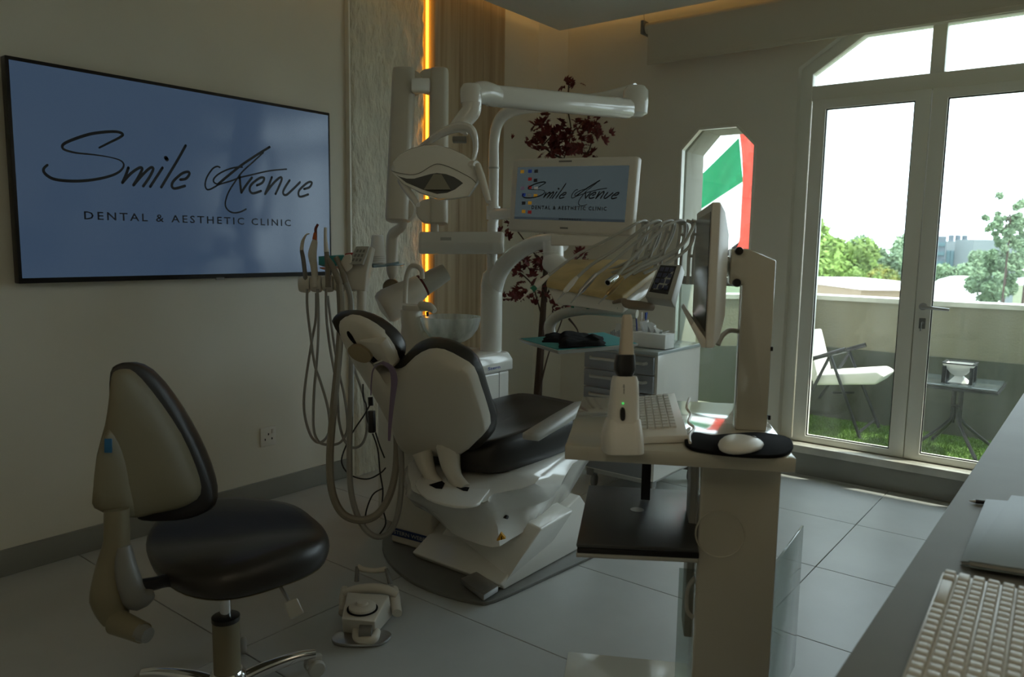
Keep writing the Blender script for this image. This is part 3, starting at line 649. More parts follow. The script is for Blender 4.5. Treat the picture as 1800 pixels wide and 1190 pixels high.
# brush cup
bx, by = -1.955, 3.50
tc2 = empty('brush_cup', 'clear tumbler with blue base on the cabinet left of the tissue box', 'tumbler', (bx, by, ZT))
obj('tumbler', lathe(B(), [(.026, 0), (.029, .10), (.027, .10), (.0245, .004), (.001, .004)], (bx, by, ZT), seg=20), CLEAR, tc2)
obj('liquid', lathe(B(), [(.001, .005), (.0235, .005), (.0240, .035), (.001, .035)], (bx, by, ZT), seg=16), BLUE, tc2)
for i, (dx, m, a) in enumerate(((.0, WHITEM, .015), (.010, BLUE, .03), (-.010, BLUE, -.02))):
    b_ = B(); q0 = Vector((bx + .05 + dx, by + .005 * i, ZT + .01)); q1 = q0 + Vector((a, 0, .165)); tube(b_, [q0, q0.lerp(q1, .6), q1], [.004, .004, .003], 6)
    o_ = q1 - Vector((a * .12, 0, .02)); obox(b_, o_ - Vector((.004, .012, .014)), (.008, 0, 0), (0, .012, 0), (0, 0, .032))
    tag(obj('toothbrush', b_, m), ['white toothbrush standing between two blue ones on the cabinet', 'blue toothbrush at right of the three standing on the cabinet', 'blue toothbrush at left of the three standing on the cabinet'][i], 'toothbrush', 'toothbrushes on the cabinet')
jx = bx + .05; jr = B(); lathe(jr, [(.022, 0), (.024, .085), (.022, .085), (.020, .004), (.001, .004)], (jx, by, ZT), seg=20); tag(obj('glass_jar', jr, CLEAR), 'clear jar holding the toothbrushes beside the tissue box', 'jar')
# bur box
p = Vector((-2.075, 3.44, ZT)); bb_ = empty('instrument_box', 'small clear lidded box of dental tips behind the scanner tip', 'box', p)
obj('base', obox(B(), p, (.125, .0, 0), (0, .09, 0), (0, 0, .055)), CLEAR, bb_, smooth=False); obj('filling', obox(B(), p + Vector((.006, .006, .003)), (.113, 0, 0), (0, .078, 0), (0, 0, .03)), PAPER, bb_)
obj('lid', obox(B(), p + Vector((.01, .085, .055)), (.11, 0, 0), (0, .003, 0), (0, .01, .045)), CLEAR, bb_, smooth=False)
tp2 = B()
for i in range(10): box(tp2, (p.x + .018 + i * .0095, p.y + .03, ZT + .035), (p.x + .022 + i * .0095, p.y + .036, ZT + .062 + .006 * (i % 3)))
obj('tips', tp2, GREYP, bb_, kind='stuff')

# ================================================================== PATIENT CHAIR
ch = empty('dental_chair', 'cream and white reclining dental chair with dark upholstery in the middle of the room', 'dental chair', (-1.95, 2.3, 0))
# floor plate
pl_px = [(672, 968), (690, 1000), (730, 1030), (790, 1053), (840, 1064), (862, 1063), (900, 1048), (960, 1020), (1020, 992), (1060, 972), (1075, 950), (1040, 925), (960, 890), (860, 872), (770, 880), (710, 905), (680, 935)]
plr = [PZ(x, y, 0.0) for x, y in pl_px]
obj('floor_plate', prism(B(), smooth_ring(plr, 3), (0, 0, .014)), mat('plate_grey', (.16, .16, .15), .4), ch, bev=.003, angle=50)
# base pedestal: solid wedge, right side face on plane x=XB
XB = -1.655
def cx_(px, py, x=XB): return PX(px, py, x)
side = [(887, 1044), (1052, 968), (1045, 905), (1028, 868), (975, 850), (905, 905), (955, 930), (885, 1028)]
pts = [cx_(*p) for p in [(887, 1043), (1060, 958), (1040, 900), (1020, 870), (955, 932), (880, 1028)]]
for p in pts: p.z = max(p.z, .014)
w = Vector((-.46, 0, 0))
b_ = B(); loft(b_, [pts, [p + w * .5 for p in pts], [p + w for p in pts]]); obj('pedestal_foot', b_, WHITE, ch, bev=.008, seg=3)
# sloping left wing of the pedestal
a0 = PZ(770, 965, .03); a1 = PZ(870, 1035, .03)
b_ = B(); ring = [cx_(772, 905, -2.02), cx_(770, 968, -2.02), cx_(872, 1030, -1.70), cx_(880, 1026, -1.66), cx_(950, 935, -1.68), cx_(900, 905, -1.75)]
ring = [PZ(762, 962, .03), PZ(870, 1036, .03), PZ(884, 1028, .035), P(952, 930, 2.86), P(905, 905, 2.9), P(800, 900, 3.05)]
back = [p + Vector((-.02, .25, 0)) for p in ring]
for p in back: p.z = max(.014, p.z)
loft(b_, [ring, back]); obj('pedestal_wing', b_, WHITE, ch, bev=.008, seg=3)
# shell below seat (white tub)
sx0, sx1 = -2.10, -1.66
T0 = [PZ(722, 850, .41), PZ(735, 868, .41), PZ(785, 880, .41), PZ(850, 883, .41), PZ(868, 868, .42), PZ(940, 850, .44), Vector((-1.66, 2.40, .455)), Vector((-1.68, 2.72, .46)), Vector((-2.08, 2.72, .46)), Vector((-2.10, 2.1, .44))]
T1 = [PZ(714, 862, .35), PZ(719, 876, .34), PZ(764, 887, .33), PZ(850, 901, .33), PZ(887, 894, .34), PZ(968, 876, .34), PZ(1007, 815, .42), Vector((-1.66, 2.75, .44)), Vector((-2.10, 2.75, .44)), Vector((-2.13, 2.1, .38))]
T2 = [PZ(728, 885, .28), PZ(745, 892, .28), PZ(775, 905, .27), PZ(862, 925, .27), PZ(890, 918, .27), PZ(950, 893, .28), PZ(990, 850, .34), Vector((-1.70, 2.70, .38)), Vector((-2.08, 2.7, .38)), Vector((-2.1, 2.15, .32))]
T3 = [PZ(765, 893, .2), PZ(780, 920, .2), PZ(800, 940, .2), PZ(865, 962, .2), PZ(898, 948, .2), PZ(935, 925, .2), PZ(962, 903, .2), Vector((-1.74, 2.6, .22)), Vector((-2.05, 2.6, .22)), Vector((-2.1, 2.25, .2))]
b_ = B(); loft(b_, [smooth_ring(shrink(T0, .6, Vector((0, 0, .012))), 3), smooth_ring(T0, 3), smooth_ring([p.lerp(q, .5) + Vector((0, 0, .012)) for p, q in zip(T0, T1)], 3), smooth_ring(T1, 3), smooth_ring([p.lerp(q, .3) for p, q in zip(T1, T2)], 3), smooth_ring(T2, 3), smooth_ring(T3, 3), smooth_ring(shrink(T3, .85, Vector((0, 0, -.012))), 3)])
obj('seat_shell', b_, WHITE, ch, angle=38)
# opening collar where the back arms enter
col_px = [(730, 850), (742, 835), (770, 824), (860, 842), (868, 850), (850, 874), (838, 886), (800, 889), (750, 874)]
zc = .425
cr_ = [PZ(x, y, .426) for x, y in col_px]
obj('hinge_collar', prism(B(), smooth_ring(cr_, 3), (0, 0, -.010)), WHITE, ch, bev=.003, angle=50)
for k in ((770, 800, 848, 868), (800, 838, 856, 866)):
    pass
for px0, px1, py0 in ((754, 782, 852), (802, 827, 856)):
    r_ = [PZ(x, y, .4275) for x, y in ((px0, py0), (px1 - 5, py0 - 7), (px1, py0 - 3), (px1 - 5, py0 + 7), (px0 + 12, py0 + 6))]
    obj('slot', prism(B(), r_, (0, 0, -.001)), BLACKM, ch)
# arms linking the back to the base
for P0, P1, P2, P3, r0 in (((742, 795, 2.80), (750, 820, 2.79), (762, 842, 2.77), (778, 856, 2.74), .030), ((788, 780, 2.76), (792, 815, 2.74), (800, 840, 2.72), (817, 861, 2.68), .036)):
    obj('back_arm', tube(B(), [P(*P0), P(*P1), P(*P2), P(*P3)], [r0 * 1.3, r0, r0 * .75, r0 * .7], 12, 5), CREAM, ch)
# seat cushion
so_ = B()
outl = [(-2.10, 2.04), (-2.12, 2.3), (-2.12, 2.66), (-2.08, 2.80), (-1.92, 2.86), (-1.74, 2.80), (-1.66, 2.66), (-1.645, 2.38), (-1.66, 2.12), (-1.72, 2.03), (-1.9, 2.0)]
ring = smooth_ring([(x, y, .445 + .01 * (y - 2)) for x, y in outl], 4)
for p in ring: p.z += .03 * max(0, (p.y - 2.4))
def shr(s, h, f=None): 
    c = sum(ring, Vector()) / len(ring); r = []
    for p in ring:
        q = c + (p - c) * s; q.z = p.z + h
        if f: q.z += f(q)
        r.append(q)
    return r
saddle = lambda q: .045 * (abs(q.x + 1.885) / .22) ** 2 * (1 if q.y > 2.05 else .5) - .03
loft(so_, [shr(.3, 0), shr(.9, 0), shr(.97, .01), shr(1, .04), shr(1, .075), shr(.985, .105, lambda q: .3 * saddle(q)), shr(.95, .125, lambda q: .6 * saddle(q)), shr(.88, .13, saddle), shr(.7, .13, saddle), shr(.45, .13, saddle), shr(.2, .13, saddle)])
obj('seat_cushion', so_, LEATH, ch, angle=70)
# back rest
BO = Vector((-1.883, 2.015, .482)); BU = Vector((0, -.514, .857)); BN = Vector((0, -.857, -.514))
def bp(px, py, off=0): return hit(px, py, BO + BN * off, BN)
shell_px = [(604, 602), (618, 590), (640, 612), (664, 652), (690, 656), (706, 650), (722, 634), (742, 625), (768, 626), (800, 642), (822, 658), (834, 690), (846, 726), (852, 757), (838, 775), (806, 801), (760, 803), (718, 800), (700, 780), (690, 755), (668, 712), (640, 665)]
sr = smooth_ring([bp(x, y) for x, y in shell_px], 2)
b_ = B(); loft(b_, [shrink(sr, .55, -BN * -.035 * 1), shrink(sr, .80, BN * .024), shrink(sr, .95, BN * .012), sr, [p - BN * .04 for p in sr], shrink([p - BN * .045 for p in sr], .8)])
obj('backrest_shell', b_, CREAM, ch, bev=.005, seg=2, angle=50)
cush_px = [(625, 606), (630, 590), (645, 600), (668, 632), (690, 640), (706, 632), (720, 616), (742, 606), (772, 609), (802, 622), (828, 643), (842, 682), (853, 718), (863, 745), (860, 768), (842, 787), (812, 799), (760, 795), (730, 785), (716, 768), (690, 722), (660, 670)]
srr = smooth_ring([bp(x, y, -.055) for x, y in cush_px], 2)
b_ = B(); loft(b_, [shrink(srr, .9, BN * .03), shrink(srr, .975, BN * .02), shrink(srr, .995, BN * .008), [p - BN * .035 for p in srr], shrink([p - BN * .055 for p in srr], .96), shrink([p - BN * .065 for p in srr], .85), shrink([p - BN * .06 for p in srr], .5)])
obj('backrest_cushion', b_, LEATH, ch, angle=70)
# crease on the shell
obj('shell_ridge', tube(B(), [bp(757, 705, .010), bp(775, 740, .018), bp(803, 797, .012)], [.001, .004, .003], 6, 4), CREAM, ch)
# headrest
HO = P(648, 592, 2.62); HN = Vector((.30, -.86, -.28)).normalized()
def hp(px, py, off=0): return hit(px, py, HO + HN * off, HN)
hp_px = [(596, 572), (603, 560), (625, 560), (655, 575), (680, 597), (694, 620), (696, 640), (688, 645), (668, 640), (640, 628), (612, 612), (600, 595)]
hr = smooth_ring([hp(x, y) for x, y in hp_px], 2)
b_ = B(); loft(b_, [shrink(hr, .6, HN * .012), shrink(hr, .88, HN * .010), shrink(hr, .98, HN * .004), hr, [p - HN * .03 for p in hr], shrink([p - HN * .03 for p in hr], .7)])
head = obj('headrest_shell', b_, CREAM, ch, angle=60)
hc_px = [(587, 560), (600, 551), (630, 553), (662, 566), (690, 588), (705, 610), (706, 627), (699, 632), (680, 630), (640, 615), (605, 590)]
hr2 = smooth_ring([hp(x, y, -.04) for x, y in hc_px], 2)
b_ = B(); loft(b_, [shrink(hr2, .9, HN * .028), shrink(hr2, .98, HN * .020), hr2, [p - HN * .03 for p in hr2], shrink([p - HN * .045 for p in hr2], .95), shrink([p - HN * .055 for p in hr2], .8), shrink([p - HN * .055 for p in hr2], .4)])
obj('headrest_cushion', b_, LEATH, ch, angle=70)
b_ = B(); tube(b_, [hp(613, 582, .006), hp(616, 590, .010), hp(630, 606, .004), hp(655, 628, .012), hp(668, 640, .01)], [.007, .009, .010, .013, .013], 10); obj('headrest_slot', b_, BLACKM, ch)
b_ = B(); lathe(b_, [(.001, 0), (.026, 0), (.030, .006), (.030, .022), (.001, .024)], hp(637, 618, .012), HN, 24, 1.5, 1); obj('headrest_pivot', b_, mat('tan_cap', (.33, .27, .17), .5), ch)
obj('headrest_bar', obox(B(), bp(650, 640, .02) , Vector((.11, 0, 0)), BU * .10, BN * -.04), CREAM, ch, bev=.006)
b_ = B(); cyl(b_, hp(660, 640, .02), hp(676, 633, .02), .010); obj('release_button', b_, CHROME, ch)
# arm rest
b_ = B(); A0, A1 = P(930, 768, 2.55), P(1022, 712, 2.90)
ax = (A1 - A0); ax.z = 0; ax.normalize(); sd = Vector((ax.y, -ax.x, 0))
def arr(p, w, h): return [p - sd * w + Vector((0, 0, -h)), p + sd * w + Vector((0, 0, -h)), p + sd * w * 1.0 + Vector((0, 0, h * .4)), p + sd * w * .6 + Vector((0, 0, h)), p - sd * w * .6 + Vector((0, 0, h)), p - sd * w + Vector((0, 0, h * .4))]
L_ = (A1 - A0)
loft(b_, [arr(A0 - L_ * .02, .018, .008), arr(A0 + L_ * .03, .032, .014), arr(A0 + L_ * .5, .034, .016), arr(A0 + L_ * .95, .030, .016), arr(A0 + L_ * 1.04, .018, .010)])
obj('armrest', b_, LGREY, ch, angle=60, bev=.003)
b_ = B(); tube(b_, [A0 + L_ * .9 + Vector((0, 0, -.01)), A0 + L_ * .92 + Vector((0, 0, -.07)), A0 + L_ * .85 + Vector((-.02, 0, -.16))], [.02, .018, .016]); obj('armrest_post', b_, CREAM, ch)
# foot switch, port, warning sign
b_ = B(); s0, s1, s2, s3 = PZ(810, 1016, .05), PZ(850, 1046, .05), PZ(876, 1030, .05), PZ(838, 1004, .05)
loft(b_, [[s0, s1, s2, s3], [p - Vector((0, 0, .022)) for p in (s0, s1, s2, s3)]]); obj('foot_switch', b_, STEEL, ch, bev=.003)
b_ = B(); ws = [P(x, y, 2.60) for x, y in ((873, 951), (889, 947), (881, 938))]; prism(b_, ws, CF * .03); wo = obj('warning_sign', b_, YELW, ch)
b_ = B(); c_ = P(881, 949, 2.5985); obox(b_, c_, CR * .003, -CD * .012, CF * .001); obj('warning_mark', b_, BLACKM, wo)
b_ = B(); c_ = PZ(891, 909, .30); cyl(b_, c_ - Vector((.03, 0, 0)), c_ + Vector((.003, 0, 0)), .007); obj('socket_port', b_, BLACKP, ch)
b_ = B(); c_ = PZ(944, 887, .31); cyl(b_, c_ - Vector((.03, 0, 0)), c_ + Vector((.002, 0, 0)), .006); obj('port_cap', b_, LGREY, ch)
# mauve lanyard
b_ = B(); path = [P(672, 637, 2.52), P(688, 648, 2.55), P(693, 668, 2.58), P(690, 700, 2.62), P(686, 740, 2.66), P(684, 775, 2.68)]
tube(b_, path, [.0012, .0022, .0026, .002, .0015, .001], 6, 5, flat=4.5, up=CF); b2 = B(); tube(b2, [P(672, 637, 2.52), P(657, 648, 2.55), P(653, 668, 2.57), P(652, 695, 2.58)], .0025, 6)
la_ = empty('lanyard', 'mauve ribbon lanyard hanging from the headrest bracket', 'lanyard', P(672, 637, 2.52)); obj('ribbon', b_, PURPLE, la_); obj('cord', b2, PURPLE, la_)

# ================================================================== TREATMENT UNIT
un = empty('treatment_unit', 'white dental treatment unit with spittoon bowl and tall column left of the chair', 'dental unit', (-2.4, 2.5, 0))
# column box at the left with navy label
b_ = B(); fpx = [(685, 950), (757, 972), (772, 962)]
f0, f1, f2 = PZ(686, 952, .014), PZ(757, 972, .014), PZ(775, 960, .014)
top = .42
ringb = [f0, f1, f2, f2 + Vector((.0, .30, 0)), f0 + Vector((0, .36, 0))]
ringt = [p + Vector((.0, .02, top)) for p in ringb]; ringt[0] += Vector((.03, .02, 0)); ringt[4] += Vector((.03, 0, 0))
loft(b_, [ringb, ringt]); obj('side_column', b_, CREAM, un, bev=.012, seg=3)
n_ = (f1 - f0).normalized(); up_ = Vector((0, 0, 1)); nn = Vector((n_.y, -n_.x, 0)) 
lb = B(); o_ = f0 + Vector((0, 0, .035)) + nn * .004 + n_ * .005; obox(lb, o_, n_ * .225, nn * .001, up_ * .034); lbo = obj('nameplate', lb, LABELB, un)
tt = B(); text(tt, 'STERN WEBER', o_ + n_ * .02 + nn * .0018 + up_ * .009, n_, up_, .016, .185); obj('nameplate_lettering', tt, LGREY, lbo, smooth=False, keep=True)
# cabinet
b_ = B(); UX1, UY0, UY1, UZ = -2.155, 2.28, 2.735, .705
uR = P(895, 700, 3.5)
UX1, UY1 = uR.x, uR.y
box(b_, (UX1 - .42, UY0, .02), (UX1, UY1, UZ)); obj('cabinet', b_, WHITE, un, bev=.012, seg=3)
b_ = B(); ring = [(UX1 - .44, UY0 - .03), (UX1 + .012, UY0 - .03), (UX1 + .012, UY1 + .012), (UX1 - .44, UY1 + .012)]
loft(b_, [[(x, y, UZ) for x, y in ring], [(x, y, UZ + .05) for x, y in ring], [(-2.35 + (x + 2.35) * .93, 2.5 + (y - 2.5) * .93, UZ + .085) for x, y in ring]])
obj('lid', b_, WHITE, un, bev=.010, seg=3)
obj('seam', box(B(), (UX1 - .001, UY1 - .075, .03), (UX1 + .0008, UY1 - .072, UZ)), GREYP, un)
tt = B(); text(tt, 'Stern', Vector((UX1 + .0135, UY1 - .17, UZ + .018)), Vector((0, 1, 0)), Vector((0, 0, 1)), .014, .085, bold=.01); obj('lid_lettering', tt, BLUE, un, smooth=False, keep=True)
# column
cb0 = P(863, 600, 3.5); cxx, cyy = cb0.x, cb0.y
zz = lambda py: P(863, py, 3.5).z
b_ = B(); lathe(b_, [(.050, UZ + .02), (.050, zz(538)), (.0495, zz(536)), (.050, zz(534)), (.050, zz(500)), (.040, zz(480)), (.028, zz(476)), (.024, zz(474)), (.024, zz(390))], (cxx, cyy, 0), seg=28); obj('column', b_, WHITE, un)
# box arm across
b_ = B(); q0, q1 = P(742, 427, 3.42), P(886, 427, 3.40)
u_ = (q1 - q0); Lq = u_.length; u_.normalize(); v_ = Vector((u_.y, -u_.x, 0)).normalized()
def sec(p, h, d, o=0): return [p + v_ * (d) + Vector((0, 0, -h)), p + v_ * (d * 1.2) + Vector((0, 0, 0)), p + v_ * d * .7 + Vector((0, 0, h)), p - v_ * d + Vector((0, 0, h)), p - v_ * d + Vector((0, 0, -h))]
loft(b_, [sec(q0 - u_ * .008, .046, .04), sec(q0 + u_ * .01, .049, .045), sec(q1 - u_ * .01, .049, .045), sec(q1, .044, .04)]); obj('cross_arm', b_, WHITE, un, bev=.004, angle=20)
c_ = P(775, 426, 3.38); tt = B(); obox(tt, c_ + v_ * .012 , u_ * .048, v_ * .002, Vector((0, 0, .022))); obj('arm_label', tt, LGREY, un)
# spittoon
b_ = B(); sp0 = P(736, 612, 3.28)
def ell(c, rx, ry, z, ang, n=24): return [(c.x + math.cos(2 * PI * k / n) * rx * math.cos(ang) - math.sin(2 * PI * k / n) * ry * math.sin(ang), c.y + math.cos(2 * PI * k / n) * rx * math.sin(ang) + math.sin(2 * PI * k / n) * ry * math.cos(ang), z) for k in range(n)]
AN = math.atan2(CR.y, CR.x)
z0 = UZ + .07; z1 = P(725, 545, 3.28).z
cA = P(738, 612, 3.28); cB = P(722, 545, 3.28)
rings = []
for t, rx in ((0, .092), (.15, .085), (.4, .066), (.7, .052), (1, .045)):
    c = cA.lerp(cB, t); rings.append(ell(c, rx, .05, z0 + (z1 - z0) * t, AN))
loft(b_, rings); obj('spittoon_body', b_, CREAM, un)
b_ = B(); bs = P(800, 602, 3.25); tube(b_, [P(745, 600, 3.27), P(775, 603, 3.26), P(802, 602, 3.25)], [.045, .035, .018], 14, 5, flat=1); obj('bowl_support', b_, CREAM, un)
b_ = B(); cc = P(728, 538, 3.27); loft(b_, [ell(cc, .050, .045, z1, AN), ell(cc, .052, .047, z1 + .012, AN), ell(cc, .048, .043, z1 + .022, AN)]); tube(b_, [P(740, 538, 3.25), P(755, 540, 3.22), P(764, 547, 3.2)], [.022, .020, .012], 12, 4); obj('spittoon_cap', b_, CREAM, un)
b_ = B(); tube(b_, [P(712, 533, 3.26), P(713, 505, 3.26), P(715, 485, 3.25), P(722, 469, 3.24), P(733, 468, 3.23), P(741, 476, 3.22), P(742, 490, 3.22)], .0105, 12, 5); obj('cup_filler_spout', b_, CREAM, un)
b_ = B(); cyl(b_, P(751, 548, 3.2), P(752, 556, 3.2), .006); obj('rinse_nozzle', b_, BLACKP, un)
bc_ = P(792, 560, 3.25); zb_ = P(795, 603, 3.25).z; zt_ = P(792, 556, 3.25).z; hB = zt_ - zb_
b_ = B(); lathe(b_, [(.03, 0), (.064, .008), (.092, hB * .24), (.115, hB * .52), (.127, hB * .85), (.128, hB), (.124, hB), (.123, hB * .85), (.111, hB * .53), (.088, hB * .27), (.05, .014), (.001, .012)], (bc_.x, bc_.y, zb_), seg=40); obj('bowl', b_, BOWLG, un)
b_ = B(); lathe(b_, [(.001, -.004), (.046, -.002), (.055, .012), (.001, .016)], (bc_.x, bc_.y, zb_), seg=30); obj('bowl_drain', b_, GREYP, un)
# arched delivery arm
b_ = B(); tube(b_, [P(864, 545, 3.49), P(867, 510, 3.47), P(880, 475, 3.42), P(905, 448, 3.34), P(940, 428, 3.25), P(975, 424, 3.15), P(990, 430, 3.1)], [.044, .044, .040, .036, .034, .033, .030], 18, 6); obj('arched_arm', b_, WHITE, un)
b_ = B(); cyl(b_, P(972, 425, 3.1), P(973, 468, 3.1), .042, seg=24); cyl(b_, P(970, 444, 3.1), P(970, 446, 3.1), .0435, seg=24); obj('arm_joint', b_, WHITE, un)
b_ = B(); tube(b_, [P(970, 460, 3.1), P(995, 478, 3.0), P(1025, 492, 2.88), P(1050, 500, 2.8)], [.044, .044, .034, .03], 16, 5); obj('lower_arm', b_, WHITE, un)
# delivery table
b_ = B()
tN0, tN1 = P(982, 528, 2.62), P(1095, 540, 2.52)           # near bottom edge
tL, tR = P(962, 478, 2.80), P(1168, 458, 2.74)
R0 = [P(975, 535, 2.62), P(1096, 552, 2.50), P(1165, 500, 2.68), P(1040, 500, 2.85)]
R1 = [P(958, 498, 2.66), P(1100, 541, 2.50), P(1172, 478, 2.70), P(985, 470, 2.92)]
R2 = [P(968, 485, 2.70), P(1098, 508, 2.56), P(1160, 462, 2.76), P(1000, 462, 2.92)]
R1 = [P(962, 505, 2.64), P(1096, 528, 2.50), P(1172, 485, 2.70), P(985, 478, 2.90)]
loft(b_, [R0, R1, R2]); tbl = obj('delivery_table', b_, WHITE, un, bev=.008, seg=3)
cvr = B(); Q = [P(960, 500, 2.63), P(1094, 526, 2.49), P(1150, 482, 2.63), P(1155, 462, 2.74), P(1000, 461, 2.88), P(966, 486, 2.70)]
up3 = Vector((0, 0, .012)); loft(cvr, [[p - Vector((0, 0, .012)) for p in Q], [p + up3 for p in Q]]); obj('table_cover', cvr, YEL, tbl, bev=.006, seg=2)
gm = None
for k in range(4):
    o_ = P(1004 + k * 27 , 541 + k * 2.0, 2.595 - k * .028)
    obj('green_marker', obox(B(), o_, CR * .010, Vector((0, 0, .012)), CF * .006), GREEN, tbl)
b_ = B(); tube(b_, [P(1078, 532, 2.48), P(1095, 528, 2.44), P(1102, 534, 2.42), P(1125, 537, 2.42), P(1147, 540, 2.44)], [.005, .008, .014, .015, .012], 12, 4); obj('handle', b_, mat('brown_handle', (.26, .20, .14), .4), un)
# control pad
cp0, cp1, cp2, cp3 = P(1159, 463, 2.50), P(1198, 465, 2.44), P(1180, 528, 2.36), P(1133, 521, 2.42)
nn_ = (cp1 - cp0).cross(cp3 - cp0).normalized()
if nn_.dot(CF) > 0: nn_ = -nn_
b_ = B(); loft(b_, [[cp0, cp1, cp2, cp3], [p - nn_ * .035 for p in (cp0, cp1, cp2, cp3)]]); cpd = obj('control_pad', b_, LGREY, un, bev=.004)
fr4 = lambda a, b: cp0.lerp(cp1, a).lerp(cp3.lerp(cp2, a), b) + nn_ * .0006
obj('pad_display', prism(B(), [fr4(.1, .06), fr4(.82, .06), fr4(.82, .86), fr4(.1, .86)], nn_ * .0008), SCRDARK, cpd)
for r in range(4):
    for c in range(3): obj('pad_key', prism(B(), [fr4(.16 + c * .21, .12 + r * .17) + nn_ * .001, fr4(.32 + c * .21, .12 + r * .17) + nn_ * .001, fr4(.32 + c * .21, .24 + r * .17) + nn_ * .001, fr4(.16 + c * .21, .24 + r * .17) + nn_ * .001], nn_ * .0006), mat('pad_blue', (.05, .06, .13), .3) if r == 0 and c == 0 else bpy.data.materials['pad_blue'], cpd)
# whip arms
for k in range(5):
    x = 1122 + k * 22; dd_ = 2.72 - k * .03
    pa = B(); base = [(x - 8, 478), (x + 2, 440), (x + 14, 408), (x + 17, 392), (x + 8, 388)]
    if k >= 3: base = [(x + 8, 500), (x + 10, 450), (x + 16, 412), (x + 16, 393), (x + 6, 388)]
    tube(pa, [P(a, b, dd_) for a, b in base], [.009, .009, .008, .009, .010], 8, 4, flat=.6)
    tube(pa, [P(a - 9, b, dd_ + .01) for a, b in base], [.006] * 5, 8, 4)
    for (a, b) in base[1:4]: cyl(pa, P(a, b, dd_), P(a - 9, b, dd_ + .01), .005, seg=8)
    obj('whip_arm', pa, LGREY, un)
# handpieces with hoses laid over the whip arms
HPS = [((912, 530), (960, 488), (1010, 450), (1060, 425), (1105, 400), (1132, 388), (1140, 400), (1128, 440), (1100, 462), (1060, 478)),
       ((980, 528), (1012, 490), (1040, 465), (1080, 440), (1125, 405), (1155, 388), (1163, 400), (1148, 440), (1110, 465), (1075, 480)),
       ((1003, 533), (1045, 485), (1075, 462), (1110, 432), (1150, 400), (1178, 388), (1186, 400), (1168, 440), (1130, 462), (1092, 482)),
       ((1068, 497), (1082, 487), (1110, 455), (1145, 420), (1175, 395), (1200, 388), (1208, 405), (1190, 440), (1150, 462), (1112, 482)),
       ((1052, 534), (1092, 492), (1125, 470), (1165, 452), (1200, 430), (1218, 400), (1222, 392), (1214, 430), (1180, 458), (1132, 480))]
hl = ['white handpiece with green ring lying leftmost across the amber tray', 'slim grey handpiece second from left on the amber tray', 'grey handpiece with silver tip third from left on the amber tray', 'short open ended metal coupling fourth from left on the amber tray', 'gold and silver pointed handpiece at right of the amber tray']
for k, pts in enumerate(HPS):
    d0 = 2.48 - .02 * k; ds = [d0, d0 + .03, d0 + .08, d0 + .12, 2.62 - .02 * k, 2.70 - .03 * k, 2.74 - .03 * k, 2.72 - .03 * k, 2.70 - .03 * k, 2.70 - .04 * k]
    W_ = [P(a, b, d) for (a, b), d in zip(pts, ds)]
    hx_ = empty('handpiece', hl[k], 'handpiece', W_[0], 'handpieces resting on the delivery table')
    obj('hose', tube(B(), W_[1:], .0055 if k != 0 else .005, 8, 5), LGREY, hx_)
    t0, t1 = W_[0], W_[1]; dv = t1 - t0
    if k == 3:
        obj('coupling', lathe(B(), [(.007, 0), (.011, 0), (.011, dv.length), (.006, dv.length * 1.2), (.006, .01)], t0, dv, 16), CHROME, hx_); obj('bore', lathe(B(), [(.001, -.001), (.008, -.001), (.008, .004), (.001, .004)], t0, dv, 14), BLACKM, hx_)
    else:
        L = dv.length
        obj('grip', lathe(B(), [(.004, L * .35), (.0085, L * .45), (.009, L * .8), (.007, L), (.0055, L * 1.08)], t0, dv, 14), WHITEM if k < 2 else (STEEL if k == 2 else mat('brass', (.5, .36, .18), .3, metal=1)), hx_)
        obj('nozzle', lathe(B(), [(.0015, 0), (.002, L * .1), (.004, L * .35)], t0, dv, 12), WHITEM if k == 0 else STEEL, hx_)
        if k == 0: obj('green_ring', lathe(B(), [(.0088, L * .46), (.0095, L * .47), (.0095, L * .58), (.0088, L * .6)], t0, dv, 14), GREEN, hx_)
# tray and tray arm
b_ = B(); tube(b_, [P(968, 592, 2.86), P(967, 570, 2.85), P(985, 553, 2.82), P(1030, 545, 2.78), P(1080, 548, 2.72), P(1120, 552, 2.68)], [.022, .022, .020, .018, .018, .016], 14, 6); obj('tray_arm', b_, WHITE, un)
TZ = P(1020, 600, 2.72).z
T = [PZ(912, 597, TZ), PZ(980, 618, TZ), PZ(1122, 606, TZ), PZ(1062, 586, TZ)]
tr = empty('instrument_tray', 'swivel tray lined with teal paper beneath the delivery table', 'tray', T[0])
b_ = B(); loft(b_, [[p - Vector((0, 0, .012)) for p in shrink(T, .92)], [p for p in T], [p + Vector((0, 0, .003)) for p in T]]); obj('tray_pan', b_, LGREY, tr, bev=.003)
obj('paper_liner', prism(B(), [p + Vector((0, 0, .0035)) for p in shrink(T, .97)], (0, 0, .002)), TEAL, tr)
